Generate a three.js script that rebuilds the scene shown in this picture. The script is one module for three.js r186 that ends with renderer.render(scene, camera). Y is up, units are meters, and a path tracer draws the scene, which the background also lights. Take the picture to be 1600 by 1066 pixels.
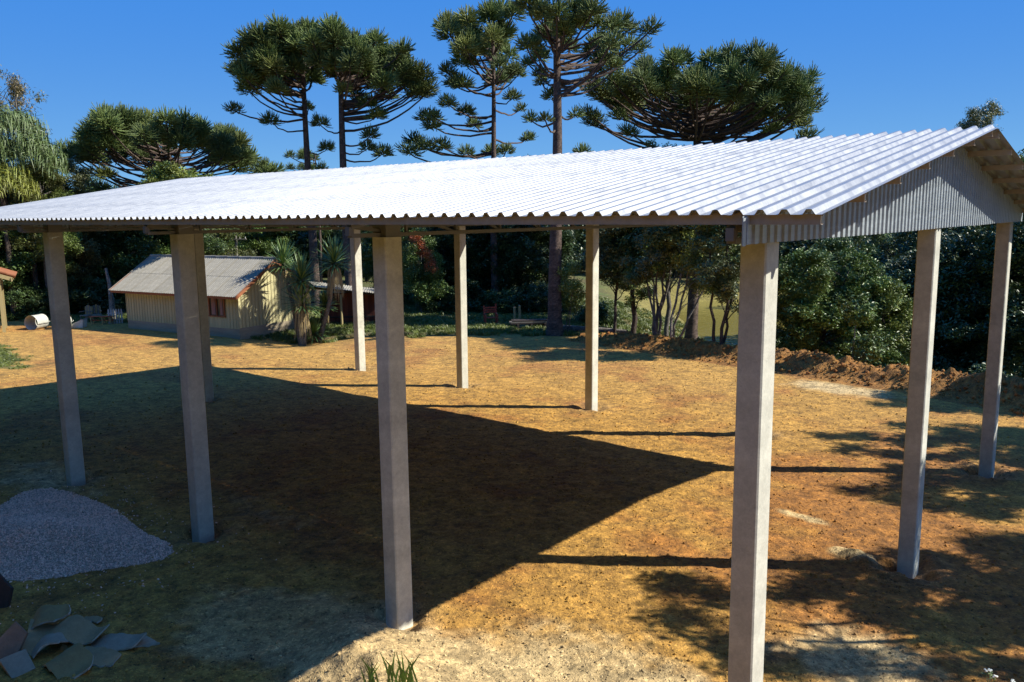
import * as THREE from 'three';
import { mergeGeometries, toCreasedNormals } from 'three/addons/utils/BufferGeometryUtils.js';
import { ImprovedNoise } from 'three/addons/math/ImprovedNoise.js';

// ---------------------------------------------------------------- camera, sky, sun, exposure
const scene = new THREE.Scene();
const camera = new THREE.PerspectiveCamera(44.31, 1600 / 1066, 0.1, 3000);
camera.rotation.order = 'YXZ';
camera.position.set(3.755, 6.646, 8.854);
camera.rotation.set(-0.1518, 0.6887, -0.0114);
const renderer = new THREE.WebGLRenderer({ antialias: true });
renderer.toneMapping = THREE.LinearToneMapping;
renderer.toneMappingExposure = 1.62;
renderer.shadowMap.enabled = true;

const SUN = new THREE.Vector3(0.623, 0.652, -0.427).normalize();
const sun = new THREE.DirectionalLight(new THREE.Color().setRGB(1.0, 0.95, 0.84), 5.0);
sun.position.copy(SUN).multiplyScalar(120).add(new THREE.Vector3(-15, 0, -15));
sun.target.position.set(-15, 0, -15);
sun.castShadow = true;
sun.shadow.mapSize.set(4096, 4096);
Object.assign(sun.shadow.camera, { left: -70, right: 70, top: 70, bottom: -70, near: 1, far: 300 });
scene.add(sun, sun.target);

{ // clear blue sky: paler towards the horizon and around the sun's side
  const w = 256, h = 128, d = new Float32Array(w * h * 4), v = new THREE.Vector3();
  for (let j = 0; j < h; j++) for (let i = 0; i < w; i++) {
    const el = ((j + 0.5) / h - 0.5) * Math.PI, az = ((i + 0.5) / w - 0.5) * 2 * Math.PI;
    v.set(Math.cos(el) * Math.cos(az), Math.sin(el), Math.cos(el) * Math.sin(az));
    const s = Math.max(0, v.dot(SUN)), t = Math.max(0, Math.sin(el));
    const k = Math.exp(-t * 9.0), glow = 0.07 * Math.pow(s, 6) + 0.15 * Math.pow(s, 40);
    const o = (j * w + i) * 4;
    d[o] = 0.020 + 0.15 * k + glow; d[o + 1] = 0.142 + 0.22 * k + glow; d[o + 2] = 0.48 + 0.05 * k + glow * 0.9; d[o + 3] = 1;
  }
  const sky = new THREE.DataTexture(d, w, h, THREE.RGBAFormat, THREE.FloatType);
  sky.mapping = THREE.EquirectangularReflectionMapping; sky.magFilter = THREE.LinearFilter; sky.minFilter = THREE.LinearFilter; sky.needsUpdate = true;
  scene.background = sky; scene.environment = sky;
}

// ---------------------------------------------------------------- helpers
function rng(seed) { let a = seed >>> 0; return () => { a = (a + 0x6D2B79F5) | 0; let t = Math.imul(a ^ (a >>> 15), 1 | a); t = (t + Math.imul(t ^ (t >>> 7), 61 | t)) ^ t; return ((t ^ (t >>> 14)) >>> 0) / 4294967296; }; }
const perlin = new ImprovedNoise();
const N2 = (x, z, s = 0) => perlin.noise(x, s * 7.31 + 0.37, z);
const fbm = (x, z, o = 4, s = 0) => { let a = 0, k = 0.5, f = 1; for (let i = 0; i < o; i++) { a += k * N2(x * f, z * f, s + i); f *= 2.03; k *= 0.5; } return a; };
const sstep = (a, b, x) => { const t = Math.min(1, Math.max(0, (x - a) / (b - a))); return t * t * (3 - 2 * t); };
const V = (x, y, z) => new THREE.Vector3(x, y, z);
const C = (r, g, b) => new THREE.Color().setRGB(r, g, b);
const taken = new Map();
function numbered(n) { const k = taken.get(n) || 0; taken.set(n, k + 1); return k ? `${n}_${String(k).padStart(3, '0')}` : n; }
function shade(o) { o.traverse(m => { if (m.isMesh) { m.castShadow = true; m.receiveShadow = true; } }); return o; }
function thing(name, label, category, pos = [0, 0, 0], turn = 0, group) {
  const o = new THREE.Group(); o.name = numbered(name); o.position.set(...pos); o.rotation.y = turn;
  o.userData = { label, category }; if (group) o.userData.group = group; scene.add(o); return o;
}
function part(name, geo, mat, parent, label) { const m = new THREE.Mesh(geo, mat); m.name = name; parent.add(m); m.castShadow = m.receiveShadow = true; if (label) m.userData.label = label; return m; }
function setting(name, geo, mat) { const m = new THREE.Mesh(geo, mat); m.name = numbered(name); m.userData = { kind: 'structure' }; m.castShadow = m.receiveShadow = true; scene.add(m); return m; }
const box = (w, h, d, x = 0, y = 0, z = 0) => new THREE.BoxGeometry(w, h, d).translate(x, y, z);
function bar(a, b, w, h = w) { // a box from a to b
  const d = b.clone().sub(a), g = new THREE.BoxGeometry(w, h, d.length());
  g.applyMatrix4(new THREE.Matrix4().lookAt(b, a, Math.abs(d.y) > 0.99 * d.length() ? V(1, 0, 0) : V(0, 1, 0)));
  const m = a.clone().add(b).multiplyScalar(0.5); return g.translate(m.x, m.y, m.z);
}
function tube(pts, radii, sides = 7) { // tapered limb through points
  const pos = [], idx = [], uv = []; const up = V(0.31, 0.2, 0.93); let len = 0;
  for (let i = 0; i < pts.length; i++) {
    const t = pts[Math.min(i + 1, pts.length - 1)].clone().sub(pts[Math.max(i - 1, 0)]).normalize();
    const a = t.clone().cross(up).normalize(), b = t.clone().cross(a);
    if (i) len += pts[i].distanceTo(pts[i - 1]);
    for (let k = 0; k <= sides; k++) { const an = k / sides * Math.PI * 2, r = radii[i]; const c = Math.cos(an) * r, s = Math.sin(an) * r; pos.push(pts[i].x + a.x * c + b.x * s, pts[i].y + a.y * c + b.y * s, pts[i].z + a.z * c + b.z * s); uv.push(k / sides, len); }
  }
  const n = sides + 1;
  for (let i = 0; i < pts.length - 1; i++) for (let k = 0; k < sides; k++) { const p = i * n + k; idx.push(p, p + 1, p + n, p + 1, p + n + 1, p + n); }
  const g = new THREE.BufferGeometry(); g.setAttribute('position', new THREE.Float32BufferAttribute(pos, 3)); g.setAttribute('uv', new THREE.Float32BufferAttribute(uv, 2)); g.setIndex(idx); g.computeVertexNormals(); return g;
}
// tileable value noise for the computed textures
function tileNoise(n, cells, seed) {
  const r = rng(seed), g = new Float32Array(cells * cells); for (let i = 0; i < g.length; i++) g[i] = r();
  const out = new Float32Array(n * n), s = cells / n;
  for (let y = 0; y < n; y++) { const fy = y * s, y0 = Math.floor(fy), ty = fy - y0, wy = ty * ty * (3 - 2 * ty), a = (y0 % cells) * cells, b = ((y0 + 1) % cells) * cells;
    for (let x = 0; x < n; x++) { const fx = x * s, x0 = Math.floor(fx), tx = fx - x0, wx = tx * tx * (3 - 2 * tx), c = x0 % cells, d = (x0 + 1) % cells;
      out[y * n + x] = (g[a + c] * (1 - wx) + g[a + d] * wx) * (1 - wy) + (g[b + c] * (1 - wx) + g[b + d] * wx) * wy; } }
  return out;
}
function layered(n, layers, seed) { const o = new Float32Array(n * n); let s = 0; layers.forEach(([c, w], i) => { const t = tileNoise(n, c, seed + i * 17); s += w; for (let k = 0; k < o.length; k++) o[k] += t[k] * w; }); for (let k = 0; k < o.length; k++) o[k] /= s; return o; }
function texture(n, fn, srgb = true) {
  const d = new Uint8Array(n * n * 4);
  for (let i = 0; i < n * n; i++) { const c = fn(i, i % n, Math.floor(i / n)); for (let k = 0; k < 3; k++) d[i * 4 + k] = Math.max(0, Math.min(255, Math.round((Array.isArray(c) ? c[k] : c) * 255))); d[i * 4 + 3] = 255; }
  const t = new THREE.DataTexture(d, n, n); t.wrapS = t.wrapT = THREE.RepeatWrapping; t.magFilter = THREE.LinearFilter; t.minFilter = THREE.LinearMipmapLinearFilter; t.generateMipmaps = true;
  if (srgb) t.colorSpace = THREE.SRGBColorSpace; t.needsUpdate = true; return t;
}
const std = (o) => new THREE.MeshStandardMaterial(o);
function boxUV(g, s = 1) { // uv in metres from the face's main direction
  const p = g.attributes.position, n = g.attributes.normal, uv = new Float32Array(p.count * 2);
  for (let i = 0; i < p.count; i++) { const ax = Math.abs(n.getX(i)), ay = Math.abs(n.getY(i)), az = Math.abs(n.getZ(i)); let u, v;
    if (ay > ax && ay > az) { u = p.getX(i); v = p.getZ(i); } else if (ax > az) { u = p.getZ(i); v = p.getY(i); } else { u = p.getX(i); v = p.getY(i); }
    uv[i * 2] = u * s; uv[i * 2 + 1] = v * s; }
  g.setAttribute('uv', new THREE.BufferAttribute(uv, 2)); return g;
}

// ---------------------------------------------------------------- the site: numbers shared by ground and shed
const L = 6.02, W = 14.59, HC = 6.3;                       // bay, width, column height
const COLS = [];                                           // column feet
for (let i = 0; i < 5; i++) { COLS.push([-L * i, 0]); COLS.push([-L * i, -W]); }
COLS.push([0, -W / 2], [-4 * L, -W / 2]);
const EDGE = [[-90, -9], [-60, -13], [-47, -15.6], [-36.5, -17.4], [-32, -20.3], [-28.3, -22.6], [-25, -26], [-22, -28.2], [-18, -29.2], [-10, -27.8], [-4, -26.6], [3, -24], [9, -15], [12, 0], [14, 40]];
function beyondEdge(x, z) { // metres outside the bare earth (negative inside)
  let best = 1e9, sg = 1;
  for (let i = 0; i < EDGE.length - 1; i++) {
    const [ax, az] = EDGE[i], [bx, bz] = EDGE[i + 1], dx = bx - ax, dz = bz - az, t = Math.max(0, Math.min(1, ((x - ax) * dx + (z - az) * dz) / (dx * dx + dz * dz)));
    const ex = x - ax - dx * t, ez = z - az - dz * t, d = ex * ex + ez * ez;
    if (d < best) { best = d; sg = dx * ez - dz * ex < 0 ? 1 : -1; }
  }
  return Math.sqrt(best) * sg;
}
const gauss = (x, z, cx, cz, rx, rz, turn = 0) => { const c = Math.cos(turn), s = Math.sin(turn), dx = x - cx, dz = z - cz, u = (dx * c + dz * s) / rx, v = (-dx * s + dz * c) / rz; return Math.exp(-(u * u + v * v)); };
function landform(x, z) { // large shapes: the pond basin, the hill behind, small local dips
  const sBerm = (x + 22) * 0.255 - (z + 28.6) * 0.967, sLeft = (x - 3.76) * 0.813 - (z - 8.85) * 0.586;
  const d = Math.min(sBerm, sLeft * 0.8 + 1.0);
  let h = -3.9 * sstep(0, 15, d);
  const dep = -(x - 3.76) * 0.636 - (z - 8.85) * 0.772;
  h += (3.2 * sstep(0, 15, d)) * sstep(80, 92, dep) + 1.5 * sstep(95, 190, dep);
  h -= 0.45 * gauss(x, z, -34.2, -19.2, 2.6, 2.6);
  return h;
}
function height(x, z) {
  let h = landform(x, z);
  const near = Math.exp(-Math.max(0, Math.hypot(x + 4, z + 3) - 14) / 10);
  h += 0.05 * fbm(x * 0.35, z * 0.35, 2, 3);
  if (near > 0.05) h += near * (0.055 * fbm(x * 1.9, z * 1.9, 3, 11) + 0.03 * fbm(x * 7, z * 7, 2, 21));
  // crawler-track ridges in two worn lanes
  const lane = gauss(x, z, -5.5, -6.8, 3.2, 1.0, 0.25) + gauss(x, z, -10.5, -4.6, 3.6, 0.7, -0.15) + gauss(x, z, 0.2, -9.3, 1.6, 0.6, -0.5) + gauss(x, z, -14, -7.5, 4, 0.6, 0.1);
  if (lane > 0.03) h += 0.022 * lane * Math.sin((x * 0.9 + z * 0.35) * 24 + 2 * N2(x, z, 5)) * (0.6 + N2(x * 2, z * 2, 8));
  // spoil heaped beside the near post, smaller heaps by the others
  h += 0.42 * gauss(x, z, -4.9, 1.5, 1.25, 0.75, 0.2) * (1 + 0.5 * fbm(x * 2.2, z * 2.2, 3, 31)) + 0.16 * gauss(x, z, -6.0, 0.9, 0.5, 0.4);
  h += 0.15 * gauss(x, z, -0.95, -7.15, 0.42, 0.2, 0.2) * (1 + 0.3 * N2(x * 5, z * 5, 2));
  for (const [cx, cz] of COLS) {
    const dx = x - cx, dz = z - cz, q = dx * dx + dz * dz; if (q > 4) continue;
    const r = Math.sqrt(q), a = Math.atan2(dz, dx), rim = 0.55 + 0.12 * Math.sin(a * 3 + cx) + 0.06 * Math.sin(a * 7 + cz);
    h += -0.16 * (1 - sstep(rim * 0.45, rim, r)) + 0.045 * Math.exp(-Math.pow((r - rim - 0.14) / 0.16, 2)) * (0.7 + 0.6 * Math.sin(a * 2 + cz * 3 + cx));
  }
  return h;
}

const site = (x, z, dy = 0) => [x, dy, z], onGround = (x, z, dy = 0) => [x, height(x, z) + dy, z];

// ---------------------------------------------------------------- ground sheet
const soilHeight = layered(1024, [[20, 1], [48, 1.2], [110, 1.1], [256, 0.55], [512, 0.4]], 5);
const soilSpeck = layered(1024, [[90, 1], [256, 1], [512, 1]], 91), soilTone = layered(1024, [[8, 1], [20, 1], [48, 0.7]], 41);
const soilPit = layered(1024, [[120, 1], [210, 0.7]], 191);
const soilMap = texture(1024, i => { const h = soilHeight[i], s = soilSpeck[i], t = soilTone[i]; let k = 0.70 + (h - 0.5) * 0.6 + (t - 0.5) * 0.2; if (s > 0.68) k += 0.2; if (s < 0.27) k -= 0.26; const p = soilPit[i]; if (p < 0.2) k -= 0.34 * (0.2 - p) / 0.08; if (p > 0.8) k += 0.2; return [k * 1.02, k, k * (0.96 - (s < 0.3 ? 0.05 : 0))]; });
const soilBump = texture(1024, i => 0.15 + soilHeight[i] * 0.9 - (soilSpeck[i] < 0.3 ? 0.18 : 0) - (soilPit[i] < 0.2 ? 0.2 : 0) + (soilSpeck[i] > 0.7 ? 0.14 : 0), false);
const groundMat = std({ map: soilMap, bumpMap: soilBump, bumpScale: 0.042, roughness: 0.96, vertexColors: true });
function soilColour(x, z, out) {
  const n1 = fbm(x * 0.22, z * 0.22, 4, 2), n2 = fbm(x * 0.9, z * 0.9, 3, 7), n3 = fbm(x * 3.3, z * 3.3, 2, 9);
  let r = 0.80, g = 0.445, b = 0.092;                              // ochre earth
  const red = sstep(-0.02, 0.4, n1 + 0.6 * n2 + 0.40 * gauss(x, z, 1.0, -7, 3.5, 4.5) + 0.16 * gauss(x, z, -1.5, -10, 4, 5));
  r += (0.62 - r) * red; g += (0.275 - g) * red; b += (0.055 - b) * red;
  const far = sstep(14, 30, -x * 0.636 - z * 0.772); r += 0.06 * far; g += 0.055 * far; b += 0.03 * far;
  const pale = Math.min(1, sstep(0.28, 0.75, gauss(x, z, -4.6, 1.5, 1.9, 1.2, 0.2) * 1.25 + gauss(x, z, -7.7, 1.4, 2.0, 1.3, -0.4) * 0.95 + gauss(x, z, -2.6, 0.7, 2.0, 1.1, -0.5) * 0.85 + gauss(x, z, -6.2, -22.6, 2.4, 1.0, 0.1) * 1.1 + gauss(x, z, 0.4, -3.4, 1.3, 1.1) * 0.8 + gauss(x, z, -19, 0.6, 3, 1.6) * 0.6 + gauss(x, z, -12, -1.5, 3, 1) * 0.45 + gauss(x, z, -2.5, -8.7, 0.7, 0.2, 0.2) * 0.9 + gauss(x, z, -1.0, -7.2, 0.5, 0.3) + 0.55 * gauss(x, z, -2.4, -1.0, 2.8, 2.2) + 0.45 * n2 + 0.3 * n3));
  const pr = 0.98, pg = 0.74, pb = 0.38; const pink = gauss(x, z, -7.9, 1.2, 2.2, 1.6, -0.4); r += (pr - r) * pale; g += (pg - 0.12 * pink - g) * pale; b += (pb - 0.14 * pink - b) * pale;
  for (const [cx, cz] of COLS) { const q = (x - cx) ** 2 + (z - cz) ** 2; if (q < 1.6) { const k = 0.55 * Math.exp(-q / 0.35) * (0.6 + n3); r += (0.6 - r) * k; g += (0.53 - g) * k; b += (0.42 - b) * k; } }
  const e = beyondEdge(x, z) + 2.2 * n1 + 1.2 * n2, lawn = gauss(x, z, -43, -5.7, 6.6, 1.9, 0.1) + 0.5 * n2;
  const litter = sstep(-0.6, 1.6, e);
  r += (0.20 - r) * litter; g += (0.17 - g) * litter; b += (0.055 - b) * litter;
  const green = Math.max(sstep(0.3, 0.5, lawn), sstep(0, 1, e * 0.35) * sstep(-0.25, 0.2, n1 + n2));
  r += (0.17 - r) * green; g += (0.22 - g) * green; b += (0.05 - b) * green;
  const dip = sstep(-0.5, -1.4, landform(x, z)); r += (0.42 - r) * dip; g += (0.36 - g) * dip; b += (0.085 - b) * dip;
  const v = 0.9 + 0.3 * n3 + 0.16 * fbm(x * 1.6, z * 1.6, 2, 71); out[0] = r * v; out[1] = g * v; out[2] = b * v; return e;
}
function axis(a, b, step, lim0, lim1, grow) {
  const out = []; let s = step, p = a; const lo = []; while (p > lim0) { s *= grow; p -= s; lo.push(p); }
  lo.reverse(); out.push(...lo); for (p = a; p < b; p += step) out.push(p); s = step; while (p < lim1) { out.push(p); s *= grow; p += s; } out.push(p); return out;
}
{
  const xs = axis(-13, 4, 0.06, -700, 500, 1.026), zs = axis(-11, 4.5, 0.06, -800, 300, 1.026), nx = xs.length, nz = zs.length;
  const pos = new Float32Array(nx * nz * 3), uv = new Float32Array(nx * nz * 2), col = new Float32Array(nx * nz * 3), idx = new Uint32Array((nx - 1) * (nz - 1) * 6), c = [0, 0, 0];
  for (let j = 0, k = 0; j < nz; j++) for (let i = 0; i < nx; i++, k++) {
    const x = xs[i], z = zs[j]; pos[k * 3] = x; pos[k * 3 + 1] = height(x, z); pos[k * 3 + 2] = z;
    uv[k * 2] = x / 5.3 + 0.02 * N2(x * 0.3, z * 0.3, 60); uv[k * 2 + 1] = z / 5.3 + 0.02 * N2(x * 0.3, z * 0.3, 61);
    soilColour(x, z, c); col[k * 3] = c[0]; col[k * 3 + 1] = c[1]; col[k * 3 + 2] = c[2];
  }
  let q = 0; for (let j = 0; j < nz - 1; j++) for (let i = 0; i < nx - 1; i++) { const p = j * nx + i; idx[q++] = p; idx[q++] = p + nx; idx[q++] = p + 1; idx[q++] = p + 1; idx[q++] = p + nx; idx[q++] = p + nx + 1; }
  const g = new THREE.BufferGeometry(); g.setAttribute('position', new THREE.BufferAttribute(pos, 3)); g.setAttribute('uv', new THREE.BufferAttribute(uv, 2)); g.setAttribute('color', new THREE.BufferAttribute(col, 3)); g.setIndex(new THREE.BufferAttribute(idx, 1)); g.computeVertexNormals();
  setting('ground', g, groundMat);
}
{ // pond
  const ripple = layered(512, [[10, 1], [24, 0.8], [60, 0.4]], 77);
  const g = new THREE.PlaneGeometry(110, 80).rotateX(-Math.PI / 2).rotateY(0.6887).translate(-22, -2.5, -62); boxUV(g, 1 / 6);
  setting('pond', g, new THREE.MeshPhysicalMaterial({ color: C(0.20, 0.165, 0.04), roughness: 0.12, bumpMap: texture(512, i => ripple[i], false), bumpScale: 0.02, ior: 1.33 }));
}

// ---------------------------------------------------------------- scattered matter
const M4 = new THREE.Matrix4(), Q4 = new THREE.Quaternion(), E4 = new THREE.Euler(), S4 = new THREE.Vector3(), P4 = new THREE.Vector3();
function lump(seed, detail = 1) { const g = new THREE.IcosahedronGeometry(1, detail), p = g.attributes.position; for (let i = 0; i < p.count; i++) { const k = 0.78 + 0.5 * perlin.noise(p.getX(i) * 1.3 + seed, p.getY(i) * 1.3, p.getZ(i) * 1.3); p.setXYZ(i, p.getX(i) * k, p.getY(i) * k * 0.7, p.getZ(i) * k); } g.computeVertexNormals(); return g; }
function stuff(name, label, category, geo, mat, list, parent) { // list of [x,y,z, rx,ry,rz, sx,sy,sz, colour]
  const m = new THREE.InstancedMesh(geo, mat, list.length); m.name = parent ? name : numbered(name);
  list.forEach((a, i) => { E4.set(a[3], a[4], a[5]); Q4.setFromEuler(E4); m.setMatrixAt(i, M4.compose(P4.set(a[0], a[1], a[2]), Q4, S4.set(a[6], a[7], a[8]))); if (a[9]) m.setColorAt(i, a[9]); });
  m.castShadow = m.receiveShadow = true; m.userData = parent ? { kind: 'stuff' } : { label, category, kind: 'stuff' }; (parent || scene).add(m); return m;
}
{
  const r = rng(12), list = [], tmp = [0, 0, 0];
  for (let i = 0; i < 65000; i++) {
    const f = Math.pow(r(), 1.6), d = 4 + f * 38, a = 0.6887 + (r() - 0.5) * 1.5, x = 3.76 - Math.sin(a) * d, z = 8.85 - Math.cos(a) * d;
    if (beyondEdge(x, z) > 0) continue;
    const s = (0.006 + 0.036 * Math.pow(r(), 6)) * (0.8 + d / 70); soilColour(x, z, tmp); const k = 0.3 + r() * 0.5;
    list.push([x, height(x, z) + s * 0.15, z, r() * 6, r() * 6, r() * 6, s, s, s, C(tmp[0] * k, tmp[1] * k, tmp[2] * k)]);
  }
  stuff('soil_crumbs', 'loose earth crumbs strewn over the bare ochre ground', 'soil', lump(3, 0), std({ color: 0xffffff, roughness: 1 }), list);
}
{ // bulldozed earth bank along the pond side
  const line = new THREE.CatmullRomCurve3([[-21.5, -28], [-18.6, -27.6], [-15.5, -27.0], [-12.4, -26.4], [-9, -25.8], [-6.4, -25.3], [-3.6, -24.9], [-1.2, -24.0], [1.2, -22.6], [4.5, -20.4], [7, -17]].map(p => V(p[0], 0, p[1])));
  const hs = [0.1, 0.45, 0.6, 0.62, 0.7, 0.6, 0.75, 0.85, 0.8, 0.7, 0.2];
  const n = 420, m = 44, pos = [], uv = [], col = [], idx = [], c = [0, 0, 0], p = V(), t = V(), list = [], r = rng(8);
  for (let i = 0; i <= n; i++) {
    const f = i / n; line.getPoint(f, p); line.getTangent(f, t); const k = f * (hs.length - 1), k0 = Math.min(hs.length - 2, Math.floor(k)), hh = hs[k0] + (hs[k0 + 1] - hs[k0]) * (k - k0);
    for (let j = 0; j <= m; j++) {
      const s = (j / m - 0.5) * 4.6, x = p.x - t.z * s, z = p.z + t.x * s, prof = Math.exp(-Math.pow(s / 1.0, 2)) - 0.05;
      const y = height(x, z) + hh * prof * (1 + 0.55 * fbm(x * 0.8, z * 0.8, 2, 40)) + Math.max(0, prof) * (0.5 * fbm(x * 2.4, z * 2.4, 3, 41) + 0.1 * N2(x * 9, z * 9, 42));
      pos.push(x, y, z); uv.push(x / 3.1, z / 3.1); const b = 0.78 + 0.5 * fbm(x * 1.5, z * 1.5, 2, 44), d = sstep(-0.1, 0.3, N2(x * 0.5, z * 0.5, 46)); col.push((0.74 - 0.14 * d) * b, (0.36 - 0.08 * d) * b, (0.085 - 0.02 * d) * b);
      if (r() < 0.5 && prof > 0.05) { const q = 0.015 + 0.085 * Math.pow(r(), 5); list.push([x + r() * 0.1, y + q * 0.3, z + r() * 0.1, r() * 6, r() * 6, r() * 6, q, q, q, C(0.36 * b * (0.8 + 0.4 * r()), 0.175 * b, 0.045 * b)]); }
    }
  }
  for (let i = 0; i < n; i++) for (let j = 0; j < m; j++) { const a = i * (m + 1) + j; idx.push(a, a + 1, a + m + 1, a + 1, a + m + 2, a + m + 1); }
  const g = new THREE.BufferGeometry(); g.setAttribute('position', new THREE.Float32BufferAttribute(pos, 3)); g.setAttribute('uv', new THREE.Float32BufferAttribute(uv, 2)); g.setAttribute('color', new THREE.Float32BufferAttribute(col, 3)); g.setIndex(idx); g.computeVertexNormals();
  setting('earth_bank', g, groundMat);
  stuff('earth_clods', 'rough red earth clods heaped on the bank before the pond', 'soil', lump(9, 1), std({ color: 0xffffff, roughness: 1 }), list);
}
// gravel heap under the shed's near side
{
  const cx = -14.6, cz = 2.5, r = rng(31), list = [];
  const gh = (x, z) => { const a = gauss(x, z, cx - 0.2, cz + 0.1, 2.1, 1.25, -0.15), b = gauss(x, z, cx + 1.3, cz - 0.6, 1.6, 0.6, -0.5), d = gauss(x, z, cx - 1.2, cz - 1.3, 2.6, 0.8, 0.05); return Math.max(0, 0.36 * a + 0.24 * b + 0.16 * d - 0.07) * (1 + 0.12 * fbm(x * 1.5, z * 1.5, 2, 51)); };
  const n = 90, pos = [], uv = [], idx = [];
  for (let j = 0; j <= n; j++) for (let i = 0; i <= n; i++) { const x = cx - 5 + i * 10 / n, z = cz - 4 + j * 8 / n, h = gh(x, z); pos.push(x, height(x, z) + (h > 0 ? h : -0.06), z); uv.push(x / 1.1, z / 1.1); }
  for (let j = 0; j < n; j++) for (let i = 0; i < n; i++) { const a = j * (n + 1) + i; idx.push(a, a + n + 1, a + 1, a + 1, a + n + 1, a + n + 2); }
  const g = new THREE.BufferGeometry(); g.setAttribute('position', new THREE.Float32BufferAttribute(pos, 3)); g.setAttribute('uv', new THREE.Float32BufferAttribute(uv, 2)); g.setIndex(idx); g.computeVertexNormals();
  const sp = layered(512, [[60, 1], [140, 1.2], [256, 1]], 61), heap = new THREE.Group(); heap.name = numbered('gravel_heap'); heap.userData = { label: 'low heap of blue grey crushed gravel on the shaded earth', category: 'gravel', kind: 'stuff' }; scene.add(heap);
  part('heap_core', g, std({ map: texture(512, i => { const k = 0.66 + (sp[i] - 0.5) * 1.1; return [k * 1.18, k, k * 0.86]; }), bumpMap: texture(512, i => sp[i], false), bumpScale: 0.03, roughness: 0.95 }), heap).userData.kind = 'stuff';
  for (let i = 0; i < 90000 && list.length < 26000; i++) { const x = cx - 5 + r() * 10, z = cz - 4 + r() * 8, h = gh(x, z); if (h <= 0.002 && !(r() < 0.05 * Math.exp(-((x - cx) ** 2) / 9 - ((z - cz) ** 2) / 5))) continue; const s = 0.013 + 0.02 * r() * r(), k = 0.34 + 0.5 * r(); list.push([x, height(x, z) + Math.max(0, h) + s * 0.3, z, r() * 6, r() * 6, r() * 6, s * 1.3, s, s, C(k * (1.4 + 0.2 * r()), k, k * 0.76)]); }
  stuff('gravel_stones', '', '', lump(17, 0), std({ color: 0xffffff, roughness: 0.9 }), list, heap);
}

// ---------------------------------------------------------------- the open shed
const concN = layered(512, [[4, 1], [12, 1], [40, 0.8], [130, 0.7], [256, 0.6]], 101), concP = layered(512, [[120, 1], [200, 1]], 131);
const concreteMap = texture(512, (i, x, y) => { let k = 0.745 + (concN[i] - 0.5) * 0.26; if (concP[i] > 0.9) k -= 0.12; return [k * 1.0, k * 0.985, k * 0.93]; });
const concreteBump = texture(512, i => 0.4 + concN[i] * 0.5 - (concP[i] > 0.88 ? 0.3 : 0), false);
const concrete = [1, 0.93, 1.05].map(k => std({ map: concreteMap, bumpMap: concreteBump, bumpScale: 0.006, roughness: 0.9, color: C(1.0 * k, 1.02 * k, 0.98 * k) }));
const metalN = layered(512, [[6, 1], [20, 1], [90, 0.6], [256, 0.5]], 151);
const sheetMap = texture(512, i => { const k = 0.9 + (metalN[i] - 0.5) * 0.14; return [k * 0.99, k, k * 1.01]; });
const sheetRough = texture(512, i => 0.42 + (metalN[i] - 0.5) * 0.3, false);
const sheetMats = [0.97, 0.93, 1.0].map(k => std({ map: sheetMap, roughnessMap: sheetRough, roughness: 1, metalness: 0.25, color: C(0.42 * k, 0.43 * k, 0.445 * k) }));
const bareSheet = std({ map: sheetMap, roughnessMap: sheetRough, roughness: 1, metalness: 0.8, color: C(0.42, 0.42, 0.42) });
const gableMats = [1, 0.95].map(k => std({ map: sheetMap, roughnessMap: sheetRough, roughness: 1, metalness: 0.3, color: C(0.52 * k, 0.57 * k, 0.60 * k) }));
const steel = std({ color: C(0.52, 0.44, 0.35), roughness: 0.65, metalness: 0.3, map: sheetMap }), darkSteel = std({ color: C(0.2, 0.195, 0.19), roughness: 0.6, metalness: 0.4 });
const ribsProfile = (ribs, pitch, h, base, top) => { const a = []; for (let i = 0; i < ribs; i++) { const c = (i + 0.5) * pitch; a.push([c - base / 2, 0], [c - top / 2 - 0.006, h * 0.94], [c - top / 2 + 0.006, h], [c + top / 2 - 0.006, h], [c + top / 2 + 0.006, h * 0.94], [c + base / 2, 0]); } return a; };
function sheetGeo(prof, x0, x1, path, t = 0.002) { // profile [along, out] swept between two stations; path(along, out, end) -> Vector3
  const full = [[x0, 0], ...prof, [x1, 0]], pos = [], uv = [], idx = [];
  const put = (a, o, e) => { const v = path(a, o, e); pos.push(v.x, v.y, v.z); uv.push(a * 0.5, e * 3.9); };
  for (let i = 0; i < full.length - 1; i++) {
    const [a0, o0] = full[i], [a1, o1] = full[i + 1], b = pos.length / 3;
    for (const o of [0, -t]) { put(a0, o0 + o, 0); put(a1, o1 + o, 0); put(a1, o1 + o, 1); put(a0, o0 + o, 1); }
    idx.push(b, b + 1, b + 2, b, b + 2, b + 3, b + 4, b + 6, b + 5, b + 4, b + 7, b + 6, b, b + 4, b + 5, b, b + 5, b + 1, b + 3, b + 2, b + 6, b + 3, b + 6, b + 7);
  }
  const g = new THREE.BufferGeometry(); g.setAttribute('position', new THREE.Float32BufferAttribute(pos, 3)); g.setAttribute('uv', new THREE.Float32BufferAttribute(uv, 2)); g.setIndex(idx);
  return toCreasedNormals(g, 0.3);
}
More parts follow.
